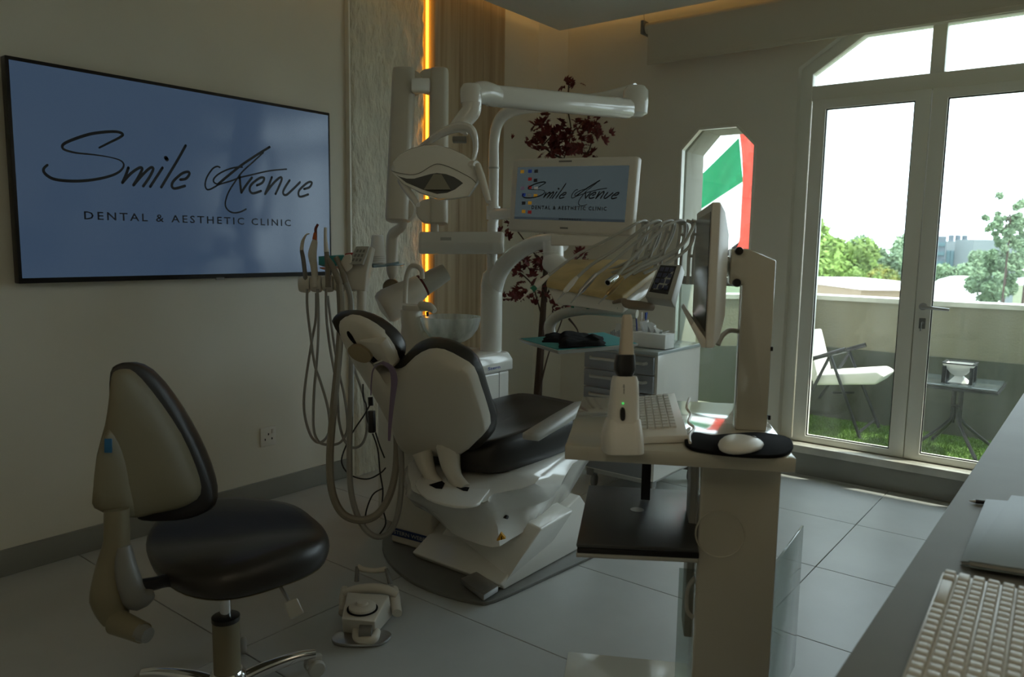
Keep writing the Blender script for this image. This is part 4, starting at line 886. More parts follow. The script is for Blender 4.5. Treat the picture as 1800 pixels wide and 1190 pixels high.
def heap(px_list, z0, h, seed, m):
    b_ = B(); q = [PZ(x, y, z0) for x, y in px_list]      # four corners
    nu, nv = 26, 14; V_g = []
    for k in (0, 1):
        g = []
        for i in range(nu + 1):
            row = []
            for j in range(nv + 1):
                a, b = i / nu, j / nv; p = q[0].lerp(q[1], a).lerp(q[3].lerp(q[2], a), b)
                w = noise.noise(p * 14 + Vector((seed, 0, 0))); edge = min(1, 6 * min(a, 1 - a, b, 1 - b) + .15)
                fold = .5 + .5 * math.sin(a * 11 + w * 5 + seed)
                row.append(b_.verts.new(p + Vector((.010 * noise.noise(p * 20), .010 * noise.noise(p * 17), 0)) + Vector((0, 0, (h * edge * (.45 + .4 * fold + .5 * w)) if k else 0))))
            g.append(row)
        V_g.append(g)
    for g, fl_ in ((V_g[1], 0), (V_g[0], 1)):
        for i in range(nu):
            for j in range(nv): f = (g[i][j], g[i + 1][j], g[i + 1][j + 1], g[i][j + 1]); b_.faces.new(f if not fl_ else f[::-1])
    per = [(i, 0) for i in range(nu)] + [(nu, j) for j in range(nv)] + [(i, nv) for i in range(nu, 0, -1)] + [(0, j) for j in range(nv, 0, -1)]
    for (a, b), (c, d) in zip(per, per[1:] + per[:1]): b_.faces.new((V_g[0][a][b], V_g[0][c][d], V_g[1][c][d], V_g[1][a][b]))
    return b_
tag(obj('black_cloth', heap([(953, 602), (1030, 603), (1036, 588), (960, 588)], TZ + .006, .020, 1, BLACKM), BLACKM, angle=50), 'crumpled black cloth at the left on the teal tray', 'cloth', 'black cloths on the tray')
tag(obj('black_cloth', heap([(982, 611), (1066, 608), (1058, 592), (984, 597)], TZ + .010, .018, 5, BLACKM), BLACKM, angle=50), 'folded black cloth at the right on the teal tray', 'cloth', 'black cloths on the tray')

# ================================================================== OPERATING LIGHT
ol = empty('operating_light', 'white surgical light head on a long jointed arm above the chair', 'lamp', (cxx, cyy, zz(400)))
b_ = B(); tube(b_, [P(867, 400, 3.5), P(868, 300, 3.5), P(869, 245, 3.5), P(876, 215, 3.47), P(893, 197, 3.42), P(925, 188, 3.38), (P(1000, 182, 3.28)), P(1060, 176, 3.2), P(1118, 166, 3.12)], [.024, .024, .024, .026, .028, .029, .03, .034, .045], 16, 6); obj('post', b_, WHITE, ol)
b_ = B(); lathe(b_, [(.0255, 0), (.0262, .004), (.0255, .008)], P(868, 297, 3.5), (0, 0, 1), 20); obj('post_collar', b_, LGREY, ol)
b_ = B(); e0 = P(1116, 155, 3.08); e1 = P(1116, 205, 3.08); lathe(b_, [(.03, .0), (.05, .012), (.052, .052), (.0525, .055), (.052, .058), (.05, .10), (.036, .118), (.01, .12)], (e1.x, e1.y, e1.z), (0, 0, 1), 24); obj('elbow', b_, WHITE, ol)
b_ = B(); a0, a1 = P(862, 168, 2.58), P(1106, 192, 3.03)
dv = (a1 - a0).normalized(); sd = dv.cross(Vector((0, 0, 1))).normalized(); uv = sd.cross(dv).normalized()
def sec8(p, w, h): return [p + sd * (w * math.copysign(abs(math.cos(t)) ** .6, math.cos(t))) + uv * (h * math.copysign(abs(math.sin(t)) ** .6, math.sin(t))) for t in [2 * PI * k / 16 for k in range(16)]]
loft(b_, [sec8(a0, .036, .034), sec8(a0.lerp(a1, .3), .036, .036), sec8(a0.lerp(a1, .97), .034, .038), sec8(a1, .028, .030)]); obj('spring_arm', b_, WHITE, ol)
b_ = B(); h0 = P(832, 160, 2.5); tube(b_, [P(870, 169, 2.59), P(850, 163, 2.54), P(832, 166, 2.5)], [.037, .038, .034], 16, 5); obj('front_joint', b_, WHITE, ol)
b_ = B(); lathe(b_, [(.034, 0), (.036, .02), (.036, .045), (.028, .06), (.01, .065)], P(828, 182, 2.5), (0, 0, 1), 22); obj('joint_cap', b_, WHITE, ol)
b_ = B(); tube(b_, [P(829, 180, 2.5), P(828, 195, 2.5), P(815, 212, 2.5), P(806, 228, 2.5)], [.033, .032, .030, .034], 16, 5); obj('neck', b_, WHITE, ol)
b_ = B(); tube(b_, [P(722, 275, 2.60), P(745, 255, 2.55), P(775, 235, 2.5), P(805, 224, 2.47), P(828, 228, 2.46), P(836, 250, 2.46), P(834, 275, 2.45), P(824, 296, 2.44)], [.010, .016, .022, .028, .026, .018, .014, .010], 12, 6, flat=.55, up=CF); obj('yoke', b_, WHITE, ol)
obj('yoke_block', obox(B(), P(795, 248, 2.44), CR * .045, Vector((0, 0, .016)), CF * .03), GREYP, ol, bev=.003)
sil = [(687, 300), (691, 285), (703, 272), (722, 262), (745, 256), (768, 256), (792, 262), (816, 273), (838, 288), (846, 298), (846, 316), (826, 346), (798, 351), (772, 352), (738, 340), (706, 322)]
rim = [(688, 301), (697, 304), (712, 307), (726, 308), (740, 304), (754, 295), (768, 289), (786, 293), (808, 303), (828, 314), (837, 323), (823, 344), (798, 348), (774, 349), (740, 338), (708, 322)]
rim2 = [(696, 307), (704, 311), (715, 314), (728, 314), (742, 310), (756, 306), (768, 304), (784, 306), (798, 311), (808, 317), (814, 322), (800, 333), (786, 339), (768, 341), (742, 333), (714, 321)]
def rg(l, d, s=1, dx=0, dy=0):
    c = (sum(a for a, b in l) / len(l), sum(b for a, b in l) / len(l))
    return [P(c[0] + (a - c[0]) * s + dx, c[1] + (b - c[1]) * s + dy, d + (.0 if b > 320 else -.0)) for a, b in l]
rimf = lambda l, d0: [P(a, b, d0 + (330 - b) * .0010) for a, b in l]
b_ = B(); loft(b_, [rimf(rim, 2.36), rg(sil, 2.42), rg(sil, 2.48, .99, 0, -2), rg(sil, 2.54, .92, 0, -4), rg(sil, 2.59, .75, 0, -4), rg(sil, 2.61, .4, 0, -4)]); hd = obj('lamp_head', b_, WHITE, ol, bev=.003, seg=2, angle=45)
obj('lip_line', tube(B(), [P(a, b - 1, 2.358 + (330 - b) * .0010) for a, b in rim[:11]], .0011, 6, 3), GREYP, hd)  # grey line put along the lip edge in place of its shading
b_ = B(); loft(b_, [rimf(rim, 2.3595), rimf(rim2, 2.357)], caps=False); obj('lens_surround', b_, WHITE, hd)
b_ = B(); loft(b_, [rimf(rim2, 2.3575), rimf([(765 + (a - 765) * .75, 320 + (b - 320) * .75) for a, b in rim2], 2.40)]); obj('lens', b_, mat('lens_grey', (.10, .10, .10), .08), hd)
b_ = B(); prism(b_, [P(762, 306, 2.362), P(776, 306, 2.362), P(792, 333, 2.345), P(745, 333, 2.345)], CF * .01); obj('reflector', b_, mat('reflector', (.26, .25, .2), .4), hd)
for a, b in (((840, 290, 2.40), (859, 355, 2.34)), ((704, 318, 2.42), (735, 360, 2.34))):
    A, Bq = P(*a), P(*b); b_ = B(); tube(b_, [A, A.lerp(Bq, .3), A.lerp(Bq, .8), Bq], [.012, .015, .013, .009], 12, 4, flat=.8); obj('handle', b_, WHITEM, ol)
b_ = B(); cyl(b_, P(820, 293, 2.44), P(838, 292, 2.41), .017); obj('handle_pivot', b_, WHITE, ol)

# ================================================================== X-RAY ARM
xr = empty('xray_arm', 'folded white arm of two upright beams carrying the x-ray head', 'x-ray unit', P(765, 408, 3.42))
def beam(a, b, w, d, name):
    A, Bq = P(*a), P(*b); n = (Bq - A).normalized(); r = CR; 
    f = r.cross(n).normalized()
    def s_(p, k): return [p + r * (w * k * math.copysign(abs(math.cos(t)) ** .5, math.cos(t))) + f * (d * k * math.copysign(abs(math.sin(t)) ** .7, math.sin(t))) for t in [2 * PI * j / 20 for j in range(20)]]
    b_ = B(); loft(b_, [s_(A, .7), s_(A + n * .006, .95), s_(A + n * .02, 1), s_(Bq - n * .02, 1), s_(Bq - n * .006, .95), s_(Bq, .7)]); return obj(name, b_, CREAM, xr)
beam((711, 121, 3.38), (698, 390, 3.34), .051, .042, 'outer_beam')
beam((772, 121, 3.42), (771, 395, 3.42), .042, .040, 'inner_beam')
for c in ((720, 146, 3.39), (760, 144, 3.42), (706, 370, 3.36), (758, 372, 3.42)):
    q = P(*c); b_ = B(); lathe(b_, [(.001, -.032), (.05, -.030), (.054, -.02), (.054, .02), (.05, .03), (.001, .032)], q + CR * (.008 if c[0] < 730 else -.012) * (1 if c[1] < 200 or c[0] < 730 else 1), CF, 26); obj('pivot_disc', b_, CREAM, xr)
b_ = B(); obox(b_, P(722, 161, 3.30), P(755, 160, 3.36) - P(722, 161, 3.30), Vector((0, 0, .06)), CF * .04); obj('link', b_, CREAM, xr, bev=.008, seg=3)
b_ = B(); cyl(b_, P(764, 392, 3.42), P(764, 414, 3.42), .018); obj('pin', b_, CREAM, xr)
b_ = B(); tube(b_, [P(708, 385, 3.36), P(706, 398, 3.38), P(692, 410, 3.42), P(689, 425, 3.44), P(689, 470, 3.46), P(689, 482, 3.46), P(689, 492, 3.46)], [.022, .020, .024, .026, .026, .022, .008], 16, 4); obj('drop_tube', b_, CREAM, xr)
b_ = B(); lathe(b_, [(.001, -.014), (.036, -.012), (.040, 0), (.036, .012), (.001, .014)], P(688, 505, 3.46), CF, 24); obj('swivel_disc', b_, mat('bronze_plate', (.16, .13, .09), .35, metal=.6), xr)
ax_ = (P(790, 474, 3.50) - P(668, 545, 3.42)).normalized(); o_ = P(672, 543, 3.42)
b_ = B(); lathe(b_, [(.015, -.01), (.065, .0), (.075, .015), (.078, .04), (.070, .10), (.062, .15), (.056, .20), (.050, .206)], o_, ax_, 28); obj('tube_head', b_, CREAM, xr)
b_ = B(); lathe(b_, [(.051, .206), (.052, .208), (.052, .214), (.051, .216)], o_, ax_, 28); obj('red_ring', b_, mat('dark_red', (.12, .015, .02), .4), xr)
b_ = B(); lathe(b_, [(.050, .216), (.047, .27), (.040, .335), (.036, .335), (.030, .30), (.001, .30)], o_, ax_, 28); obj('cone', b_, mat('translucent_cone', (.50, .49, .44), .35), xr)

# ================================================================== MONITOR ON THE UNIT
mn = empty('monitor', 'white framed monitor on the unit showing the clinic logo and desktop icons', 'monitor', P(1000, 410, 2.75))
mBL, mBR, mTL, mTR = P(903, 405, 2.92), P(1117, 415, 2.62), P(890, 281, 2.92), P(1112, 275, 2.62)
U_ = (mBR - mBL + mTR - mTL).normalized(); V_ = ((mTL - mBL).normalized() + (mTR - mBR).normalized()).normalized(); V_ = (V_ - U_ * V_.dot(U_)).normalized()
N_ = U_.cross(V_).normalized()
if N_.dot(CF) > 0: N_ = -N_
mw, mh = ((mBR - mBL).length + (mTR - mTL).length) / 2, ((mTL - mBL).length + (mTR - mBR).length) / 2
mo = (mBL + mBR + mTL + mTR) / 4 - U_ * mw / 2 - V_ * mh / 2
b_ = B(); obox(b_, mo, U_ * mw, V_ * mh, -N_ * .04); obj('housing', b_, WHITEM, mn, bev=.010, seg=3)
b0, b1, b2_, b3 = .036, .034, .058, .042
scO = mo + U_ * b0 * .8 + V_ * (mh - b3 * .75) + N_ * .0005; sw, sh = mw - (b0 + b1) * .8, mh - (b2_ + b3) * .78
b_ = B(); obox(b_, scO, U_ * sw, -V_ * sh, N_ * .0012); obj('screen', b_, SCRMON, mn, smooth=False)
so2 = scO + N_ * .0015
logo(mn, INKG, so2, U_, -V_, N_, sw, sh, 0, 1.01, -.02, 1.15, 1.15, 1.45, .03)
icons = [(.03, .055, YELW), (.105, .05, BLUE), (.165, .05, INKG), (.11, .20, RED), (.165, .225, BLACKP), (.045, .375, PURPLE), (.115, .355, RED), (.175, .375, LGREY), (.06, .50, BLUE), (.115, .51, GREYP), (.175, .515, YELW), (.065, .66, BLACKP), (.125, .655, YELW), (.07, .82, YELW), (.13, .83, RED), ]
EM = {}
def em(m):
    if m.name not in EM:
        c = m.node_tree.nodes['Principled BSDF'].inputs['Base Color'].default_value[:3]; EM[m.name] = mat('icon_' + m.name, c, .4, emis=tuple(min(1, x * 1.5 + .02) for x in c), es=.09)
    return EM[m.name]
for a, b, m in icons:
    obj('desktop_icon', obox(B(), so2 + U_ * sw * a - V_ * sh * b, U_ * sw * .035, -V_ * sh * .062, N_ * .0004), em(m), mn)
obj('taskbar', obox(B(), so2 + U_ * 0 - V_ * sh * .955, U_ * sw, -V_ * sh * .042, N_ * .0003), mat('taskbar_grey', (.03, .035, .04), .3, emis=(.4, .55, .65), es=.04), mn)
for k in range(9): obj('taskbar_icon', obox(B(), so2 + U_ * sw * (.43 + .023 * k) - V_ * sh * .962 + N_ * .0004, U_ * sw * .014, -V_ * sh * .026, N_ * .0003), INKG, mn)
b_ = B(); obox(b_, mo + U_ * mw * .45 + V_ * b2_ * .28 + N_ * .0004, U_ * .034, V_ * .006, N_ * .0006); obj('badge', b_, GREYP, mn); obj('top_vent', obox(B(), mo + U_ * mw * .40 + V_ * (mh - .016) + N_ * .0004, U_ * .055, V_ * .006, N_ * .0006), GREYP, mn)
b_ = B(); loft(b_, [[P(968, 412, 2.80), P(1072, 416, 2.68), P(1072, 418, 2.80), P(970, 414, 2.90)], [P(968, 432, 2.78), P(1058, 433, 2.68), P(1060, 430, 2.78), P(970, 430, 2.88)]]); obj('keyboard_lip', b_, WHITEM, mn, bev=.006, seg=3)
b_ = B(); tube(b_, [P(865, 376, 3.5), P(890, 376, 3.35), P(930, 372, 3.15), P(985, 360, 2.90)], [.026, .026, .022, .02], 12, 4); lathe(b_, [(.032, 0), (.032, .06)], (P(867, 386, 3.5)), (0, 0, 1), 20); obj('support_arm', b_, WHITE, mn)

# ================================================================== ASSISTANT ELEMENT
asn = empty('assistant_console', 'cream assistant console with holder rail and keypad left of the headrest', 'console', P(600, 510, 3.2))
b_ = B(); c0_, c1_ = P(525, 500, 3.16), P(628, 497, 3.18); dvv = c1_ - c0_
for k in range(5):
    a = c0_ + dvv * (k / 5.); l = dvv.length / 5
    obj('holder', lathe(B(), [(.001, 0), (.028, .002), (.032, .008), (.036, l * .5), (.035, l * .85), (.03, l * .96), (.001, l * .97)], a, dvv, 22), CREAM, asn)
b_ = B(); K = [(600, 508), (642, 512), (645, 480), (655, 434), (634, 432), (612, 462), (598, 468)]
kf = [P(a, b, 3.14) for a, b in K]; kb_ = [p + CF * .07 for p in kf]; loft(b_, [kf, kb_]); obj('console_body', b_, CREAM, asn, bev=.006, seg=3)
b_ = B(); kp = [P(626, 433, 3.138), P(649, 433, 3.128), P(637, 465, 3.09), P(611, 464, 3.10)]; prism(b_, kp, CF * .03); kpo = obj('keypad', b_, LGREY, asn, bev=.002)
for r in range(3):
    for c in range(3):
        f_ = lambda a, b: kp[0].lerp(kp[1], a).lerp(kp[3].lerp(kp[2], a), b) - CF * .0012
        obj('key', prism(B(), [f_(.18 + c * .24, .18 + r * .25), f_(.34 + c * .24, .18 + r * .25), f_(.34 + c * .24, .34 + r * .25), f_(.18 + c * .24, .34 + r * .25)], CF * .002), GREYP, kpo)
b_ = B(); rr_ = [(598, 462), (606, 448), (618, 446), (620, 470), (608, 480)]; loft(b_, [[P(a, b, 3.10) for a, b in rr_], [P(a, b, 3.16) for a, b in rr_]]); obj('rounded_cap', b_, CREAM, asn, bev=.008, seg=3)
b_ = B(); tube(b_, [P(636, 505, 3.16), P(636, 560, 3.18), P(640, 620, 3.2), P(655, 640, 3.25), P(690, 655, 3.3)], [.02, .02, .022, .024, .026], 12, 5); obj('support_arm', b_, CREAM, asn)
# cup shelf, cups
csp = PZ(670, 462, P(670, 462, 3.32).z); zsh = csp.z
b_ = B(); lathe(b_, [(.001, 0), (.075, 0), (.08, .004), (.08, .008), (.001, .010)], (csp.x + .02, csp.y + .01, zsh - .010), seg=32); tube(b_, [P(700, 462, 3.3), P(680, 466, 3.25), P(655, 468, 3.2)], .006, 8); tag(obj('glass_shelf', b_, mat('blue_glass_shelf', (.22, .32, .38), .1)), 'small round blue glass shelf beside the keypad', 'shelf')
cpo = P(664, 458, 3.34)
for k in range(4):
    z = zsh + .0005 + k * .0085
    b_ = B(); lathe(b_, [(.036, 0), (.037, .003), (.0355, .005), (.0245, .092), (.022, .094), (.001, .094), (.001, .0925), (.023, .0915), (.034, .004)], (cpo.x, cpo.y, z), seg=28)
    tag(obj('paper_cup', b_, PAPER), ['white cup at the very bottom of the upturned stack', 'white cup second from the bottom of the upturned stack', 'white cup third from the bottom of the upturned stack', 'white cup on top of the upturned stack, almost fully seen'][k], 'cup', 'upturned cups on the glass shelf')
# teal folded pack behind the instruments
ty_ = PZ(585, 465, P(585, 465, 3.3).z)
b_ = B(); r_ = [P(560, 452, 3.34), P(604, 449, 3.34), P(606, 462, 3.24), P(560, 466, 3.24)]; prism(b_, r_, (0, 0, .004)); obox(b_, P(560, 466, 3.24), P(606, 464, 3.24) - P(560, 466, 3.24), CF * .08, (0, 0, .036)); tpk = obj('teal_pack', b_, TEAL, bev=.004); tag(tpk, 'teal box standing behind the suction tips', 'box')
b_ = B(); obox(b_, P(562, 470, 3.24), P(604, 468, 3.24) - P(562, 470, 3.24), CF * .07, (0, 0, -.004)); obj('orange_strip', b_, ORANGE, asn)
b_ = B(); obox(b_, P(606, 458, 3.2), P(622, 456, 3.2) - P(606, 458, 3.2), CF * .05, (0, 0, .030)); tag(obj('red_wallet', b_, RED, bev=.004), 'dark red item tucked behind the keypad', 'box')
# instruments standing in the holder
def inst(label, body, tip, tipm, bodym, hose, rb_, group='instruments in the assistant holder', d=3.14, extra=None, hm=HOSE, hr=.0055):
    e = empty('suction_handpiece', label, 'handpiece', P(*body[0], d), group)
    obj('body', tube(B(), [P(x, y, d) for x, y in body], rb_, 12, 4), bodym, e)
    if tip: obj('tip', tube(B(), [P(x, y, d) for x, y in tip[0]], tip[1], 10, 4), tipm, e)
    if hose: obj('hose', tube(B(), [P(x, y, dd) for x, y, dd in hose], hr, 8, 6), hm, e)
    return e
inst('narrow grey handpiece with thin curved tip at the left end of the holder', [(538, 505), (536, 480), (533, 455), (530, 440)], ([(530, 440), (532, 425), (538, 413), (544, 411)], [.008, .007, .0035, .002]), CREAM, GREYP,
     [(540, 508, 3.13), (540, 540, 3.13), (546, 590, 3.12), (553, 640, 3.12), (563, 670, 3.12), (577, 720, 3.12), (578, 760, 3.12), (562, 778, 3.12), (546, 765, 3.14), (535, 725, 3.15), (536, 680, 3.16), (548, 600, 3.17), (555, 560, 3.18), (556, 515, 3.18)], [.010, .009, .009, .008])
e = inst('cream handpiece with orange curing light guide in the holder', [(555, 505), (552, 470), (549, 448), (552, 430), (554, 422)], ([(554, 422), (555, 410), (555, 402), (559, 394)], [.008, .006, .006, .005]), AMBERP, CREAM,
     [(558, 508, 3.12), (560, 560, 3.12), (558, 620, 3.12), (552, 690, 3.12), (551, 750, 3.12), (560, 776, 3.12), (580, 782, 3.12), (600, 776, 3.12), (611, 750, 3.12), (606, 700, 3.13), (595, 650, 3.14), (585, 590, 3.14), (576, 520, 3.14)], [.012, .014, .018, .014, .010])
obj('orange_collar', tube(B(), [P(553, 421, 3.139), P(554, 409, 3.139)], [.010, .0065], 12, 1), ORANGE, e)
inst('white flat suction tip handpiece standing in the middle of the holder', [(577, 505), (576, 470), (574, 443)], ([(574, 443), (572, 420), (572, 400)], [.011, .007, .006]), WHITEM, HOSEB,
     [(573, 508, 3.13), (574, 560, 3.13), (580, 610, 3.13), (592, 680, 3.12), (596, 740, 3.12), (606, 775, 3.12), (622, 787, 3.12), (638, 778, 3.12), (645, 750, 3.13), (640, 700, 3.14), (625, 655, 3.15), (610, 610, 3.16), (603, 560, 3.16), (600, 515, 3.16)], [.012, .011, .010])
inst('grey suction gun leaning right above the holder with thick hose', [(598, 500), (592, 485), (583, 465), (577, 455)], None, None, HOSEB,
     [(597, 500, 3.08), (599, 560, 3.05), (594, 640, 2.98), (586, 720, 2.92), (580, 800, 2.88), (583, 860, 2.86), (600, 900, 2.86), (630, 914, 2.86), (662, 905, 2.88), (685, 870, 2.92), (696, 820, 2.98), (697, 760, 3.05), (690, 720, 3.1)], [.014, .014, .011, .008], d=3.10, hm=HOSEB, hr=.0145)
inst('second grey suction handle leaning against the console with pale hose', [(608, 500), (603, 480), (596, 462), (590, 452)], None, None, HOSEB,
     [(609, 498, 3.10), (617, 530, 3.08), (618, 600, 3.02), (617, 700, 2.95), (614, 800, 2.90), (618, 870, 2.88), (635, 920, 2.88), (660, 943, 2.88), (685, 935, 2.9), (700, 900, 2.92), (706, 840, 2.96), (704, 780, 3.0), (700, 730, 3.05)], [.013, .013, .011, .010], d=3.11, hm=HOSE, hr=.0115)
# power adaptor and cables
pa = empty('power_adaptor', 'black power adaptor hanging on thin black cables behind the chair', 'adaptor', P(655, 740, 2.95))
obj('brick', tube(B(), [P(653, 722, 2.95), P(654, 760, 2.95)], [.022, .022], 6, 1, flat=.7), BLACKP, pa, bev=.002); obj('connector', tube(B(), [P(651, 698, 2.95), P(652, 713, 2.95)], [.010, .010], 8, 1), BLACKP, pa)
for pts in ([(638, 675), (639, 700), (644, 712), (645, 735), (648, 745)], [(650, 712), (640, 730), (620, 760), (602, 800), (603, 820), (618, 836), (645, 842), (668, 832), (678, 822)], [(655, 762), (664, 790), (668, 830), (673, 862), (672, 890), (678, 920), (665, 942)], [(660, 760), (668, 785), (676, 805)], [(674, 858), (655, 870), (643, 902), (641, 935)]):
    obj('cable', tube(B(), [P(x, y, 2.99) for x, y in pts], .003, 6, 5), BLACKP, pa)

# ================================================================== CORNER PLANT
random.seed(12)
pt = empty('maple_branch_plant', 'tall artificial plant with dark crimson leaves in the corner', 'plant', P(945, 712, 4.6))
DP = 4.55
def br(pts, r, d=DP): return tube(B(), [P(x, y, d + .04 * math.sin(i)) for i, (x, y) in enumerate(pts)], r, 8, 5)
obj('trunk', br([(945, 745), (945, 700), (950, 620), (955, 540), (960, 450), (958, 400)], [.028, .026, .022, .018, .014, .010]), BARK, pt)
pp_ = P(945, 745, DP)
obj('pot', lathe(B(), [(.10, 0), (.13, .02), (.15, .24), (.145, .25), (.13, .25), (.12, .22), (.001, .22)], (pp_.x, pp_.y, .0), seg=28), WHITEM, pt)
obj('trunk', tube(B(), [(pp_.x, pp_.y, .2), (pp_.x, pp_.y, pp_.z + .02)], [.03, .028], 8, 1), BARK, pt)
stems = [[(947, 690), (965, 620), (985, 570), (1000, 520)], [(955, 565), (945, 530), (935, 500), (915, 480)], [(958, 450), (965, 380), (985, 300), (1003, 235), (998, 190), (1000, 150)], [(1003, 240), (1015, 225), (1045, 235)], [(1003, 235), (985, 225), (955, 255)], [(1010, 470), (985, 500), (975, 540)], [(958, 470), (935, 440), (905, 400)], [(990, 280), (960, 262), (940, 235)], [(1020, 290), (1035, 265), (1042, 240)], [(975, 550), (978, 590), (1000, 590)], [(1000, 560), (1015, 580), (1018, 600)], [(960, 520), (985, 480), (1020, 450)]]
for s in stems: obj('branch', br(s, [.007] + [.004] * (len(s) - 1)), BARK, pt)
# pointed lobed leaf, shared mesh
def leafmesh():
    bm = B(); n = 5
    for k in range(n):
        a = (k - 2) * .62; L = .058 * (1 - .13 * abs(k - 2)); w = .013
        d = Vector((math.sin(a), math.cos(a), 0)); s = Vector((d.y, -d.x, 0))
        pts = [Vector((0, 0, 0)), d * L * .35 - s * w * .8 + Vector((0, 0, .004)), d * L * .6 - s * w * .7, d * L + Vector((0, 0, -.008)), d * L * .6 + s * w * .7, d * L * .35 + s * w * .8 + Vector((0, 0, .004))]
        v = [bm.verts.new(p) for p in pts]; c = bm.verts.new(d * L * .5 + Vector((0, 0, .006)))
        for i in range(6): bm.faces.new((v[i], v[(i + 1) % 6], c))
    me = bpy.data.meshes.new('leaf'); bm.to_mesh(me); bm.free(); me.materials.append(LEAF); return me
LM = leafmesh()
clusters = [((1003, 150), 14, 13, 8), ((952, 215), 26, 14, 18), ((965, 250), 34, 20, 56), ((1000, 262), 24, 14, 34), ((1045, 232), 20, 16, 26), ((1028, 218), 14, 12, 12), ((900, 400), 14, 16, 14), ((925, 470), 24, 18, 30), ((912, 515), 22, 14, 26), ((948, 455), 12, 22, 14), ((1020, 455), 10, 8, 7), ((975, 525), 28, 14, 20), ((1010, 545), 26, 8, 12), ((975, 505), 18, 12, 10), ((1040, 272), 8, 8, 5), ((1008, 190), 6, 5, 2)]
for (x, y), sx, sy, n in clusters:
    for _ in range(n):
        o = bpy.data.objects.new('leaf', LM); COL.objects.link(o); o.parent = pt
        p = P(x + random.gauss(0, sx * .64), y + random.gauss(0, sy * .7), DP + random.gauss(0, .05)); o.location = p - ORG[pt.name]
        o.rotation_euler = (random.uniform(-1.2, 1.6) + .6, random.uniform(-1, 1), random.uniform(0, 2 * PI)); s = random.uniform(.5, 1.1); o.scale = (s, s, s)

# ================================================================== OPERATOR STOOL
stl = empty('operator_stool', 'saddle shaped operator stool with dark padded seat and beige shell in the left foreground', 'stool', (-1.837, 1.09, 0))
scx, scy = -1.845, 1.145
seat_px = [(257, 965), (262, 935), (290, 908), (340, 888), (400, 882), (450, 890), (510, 905), (550, 925), (577, 948), (574, 975), (545, 995), (500, 1012), (440, 1030), (380, 1038), (320, 1028), (275, 1000)]
ZS_ = .45
sr_ = smooth_ring([PZ(x, y, ZS_ - .02) for x, y in seat_px], 3)
cs_ = sum(sr_, Vector()) / len(sr_)
fwd = (PZ(577, 955, .43) - PZ(257, 960, .43)).normalized(); fwd.z = 0
lat = Vector((-fwd.y, fwd.x, 0))
sad = lambda q: (.018 * math.sin(((q - cs_).dot(fwd)) * 7.0) - .020 * math.exp(-(((q - cs_).dot(lat) + .0) / .10) ** 2) * 1 + .0)
def sring(s, h, f=0):
    out = []
    for p in sr_:
        q = cs_ + (p - cs_) * s; q.z = ZS_ - .02 + h
        if f: q.z += f * sad(q)
        out.append(q)
    return out
b_ = B(); loft(b_, [sring(.8, -.035), sring(.93, -.035), sring(.975, -.025), sring(1.0, -.005), sring(.995, .012, .3), sring(.97, .026, .6), sring(.92, .036, .9), sring(.82, .040, 1), sring(.65, .041, 1), sring(.45, .040, 1), sring(.25, .039, 1), sring(.08, .038, 1)])
obj('seat', b_, LEATH, stl, angle=80)
b_ = B(); loft(b_, [sring(.30, -.055), sring(.55, -.052), sring(.85, -.040), sring(.95, -.034), sring(.90, -.030)]); obj('seat_pan', b_, STOOLC, stl, angle=60)
# backrest
SD = 1.98
def sd_(x, y, off=0): return P(x, y, 1.86 + (x - 165) * .00105 + off)
shellp = [(196, 662), (203, 652), (218, 650), (240, 668), (275, 712), (310, 765), (335, 820), (346, 860), (338, 882), (310, 895), (270, 903), (240, 910), (200, 905), (166, 893), (163, 870), (170, 800), (185, 745), (192, 700)]
r1 = smooth_ring([sd_(*p) for p in shellp], 2); vf = CF
b_ = B(); loft(b_, [shrink(r1, .5, -vf * .028), shrink(r1, .8, -vf * .022), shrink(r1, .95, -vf * .010), r1, [p + vf * .03 for p in r1], shrink([p + vf * .03 for p in r1], .7)]); obj('backrest_shell', b_, STOOLC, stl, angle=60)
cushp = [(194, 655), (205, 641), (228, 637), (258, 650), (292, 690), (325, 742), (352, 795), (370, 845), (374, 880), (362, 900), (330, 912), (290, 916), (250, 915), (238, 905), (205, 860), (195, 780), (192, 700)]
r2 = smooth_ring([sd_(*p, .03) for p in cushp], 2)
b_ = B(); loft(b_, [shrink(r2, .85, -vf * .01), shrink(r2, .97, -vf * .006), r2, [p + vf * .035 for p in r2], shrink([p + vf * .055 for p in r2], .95), shrink([p + vf * .065 for p in r2], .8), shrink([p + vf * .06 for p in r2], .4)]); obj('backrest_cushion', b_, LEATH, stl, angle=80)
b_ = B(); bulge = [(185, 760), (195, 755), (212, 772), (226, 812), (234, 860), (233, 908), (200, 906), (166, 893), (163, 870), (172, 800)]
r3 = smooth_ring([sd_(*p, -.014) for p in bulge], 2); loft(b_, [shrink(r3, .5, -vf * .02), shrink(r3, .85, -vf * .014), r3, [p + vf * .05 for p in r3]]); obj('bracket_cover', b_, STOOLC, stl, angle=70)
tg = B(); obox(tg, sd_(183, 796, -.036), CR * .018, -CD * .034, CF * .004); tgo = obj('blue_tag', tg, mat('tag_blue', (.01, .13, .32), .4), stl, bev=.001)
tt = B(); text(tt, 'h', sd_(187, 789, -.0375), CR, -CD, .014, .008); obj('tag_lettering', tt, WHITEM, tgo, smooth=False, keep=True)
b_ = B(); tube(b_, [P(205, 895, 1.87), P(205, 950, 1.87), P(197, 1000, 1.87), P(192, 1050, 1.86), P(205, 1090, 1.86)], [.034, .036, .046, .052, .036], 14, 6, flat=.8); obj('back_upright', b_, STOOLC, stl)
b_ = B(); tube(b_, [P(215, 960, 1.86), P(222, 1010, 1.86), P(238, 1050, 1.87), P(262, 1040, 1.9)], [.02, .03, .032, .022], 12, 5); obj('upright_bracket', b_, GREYP, stl)
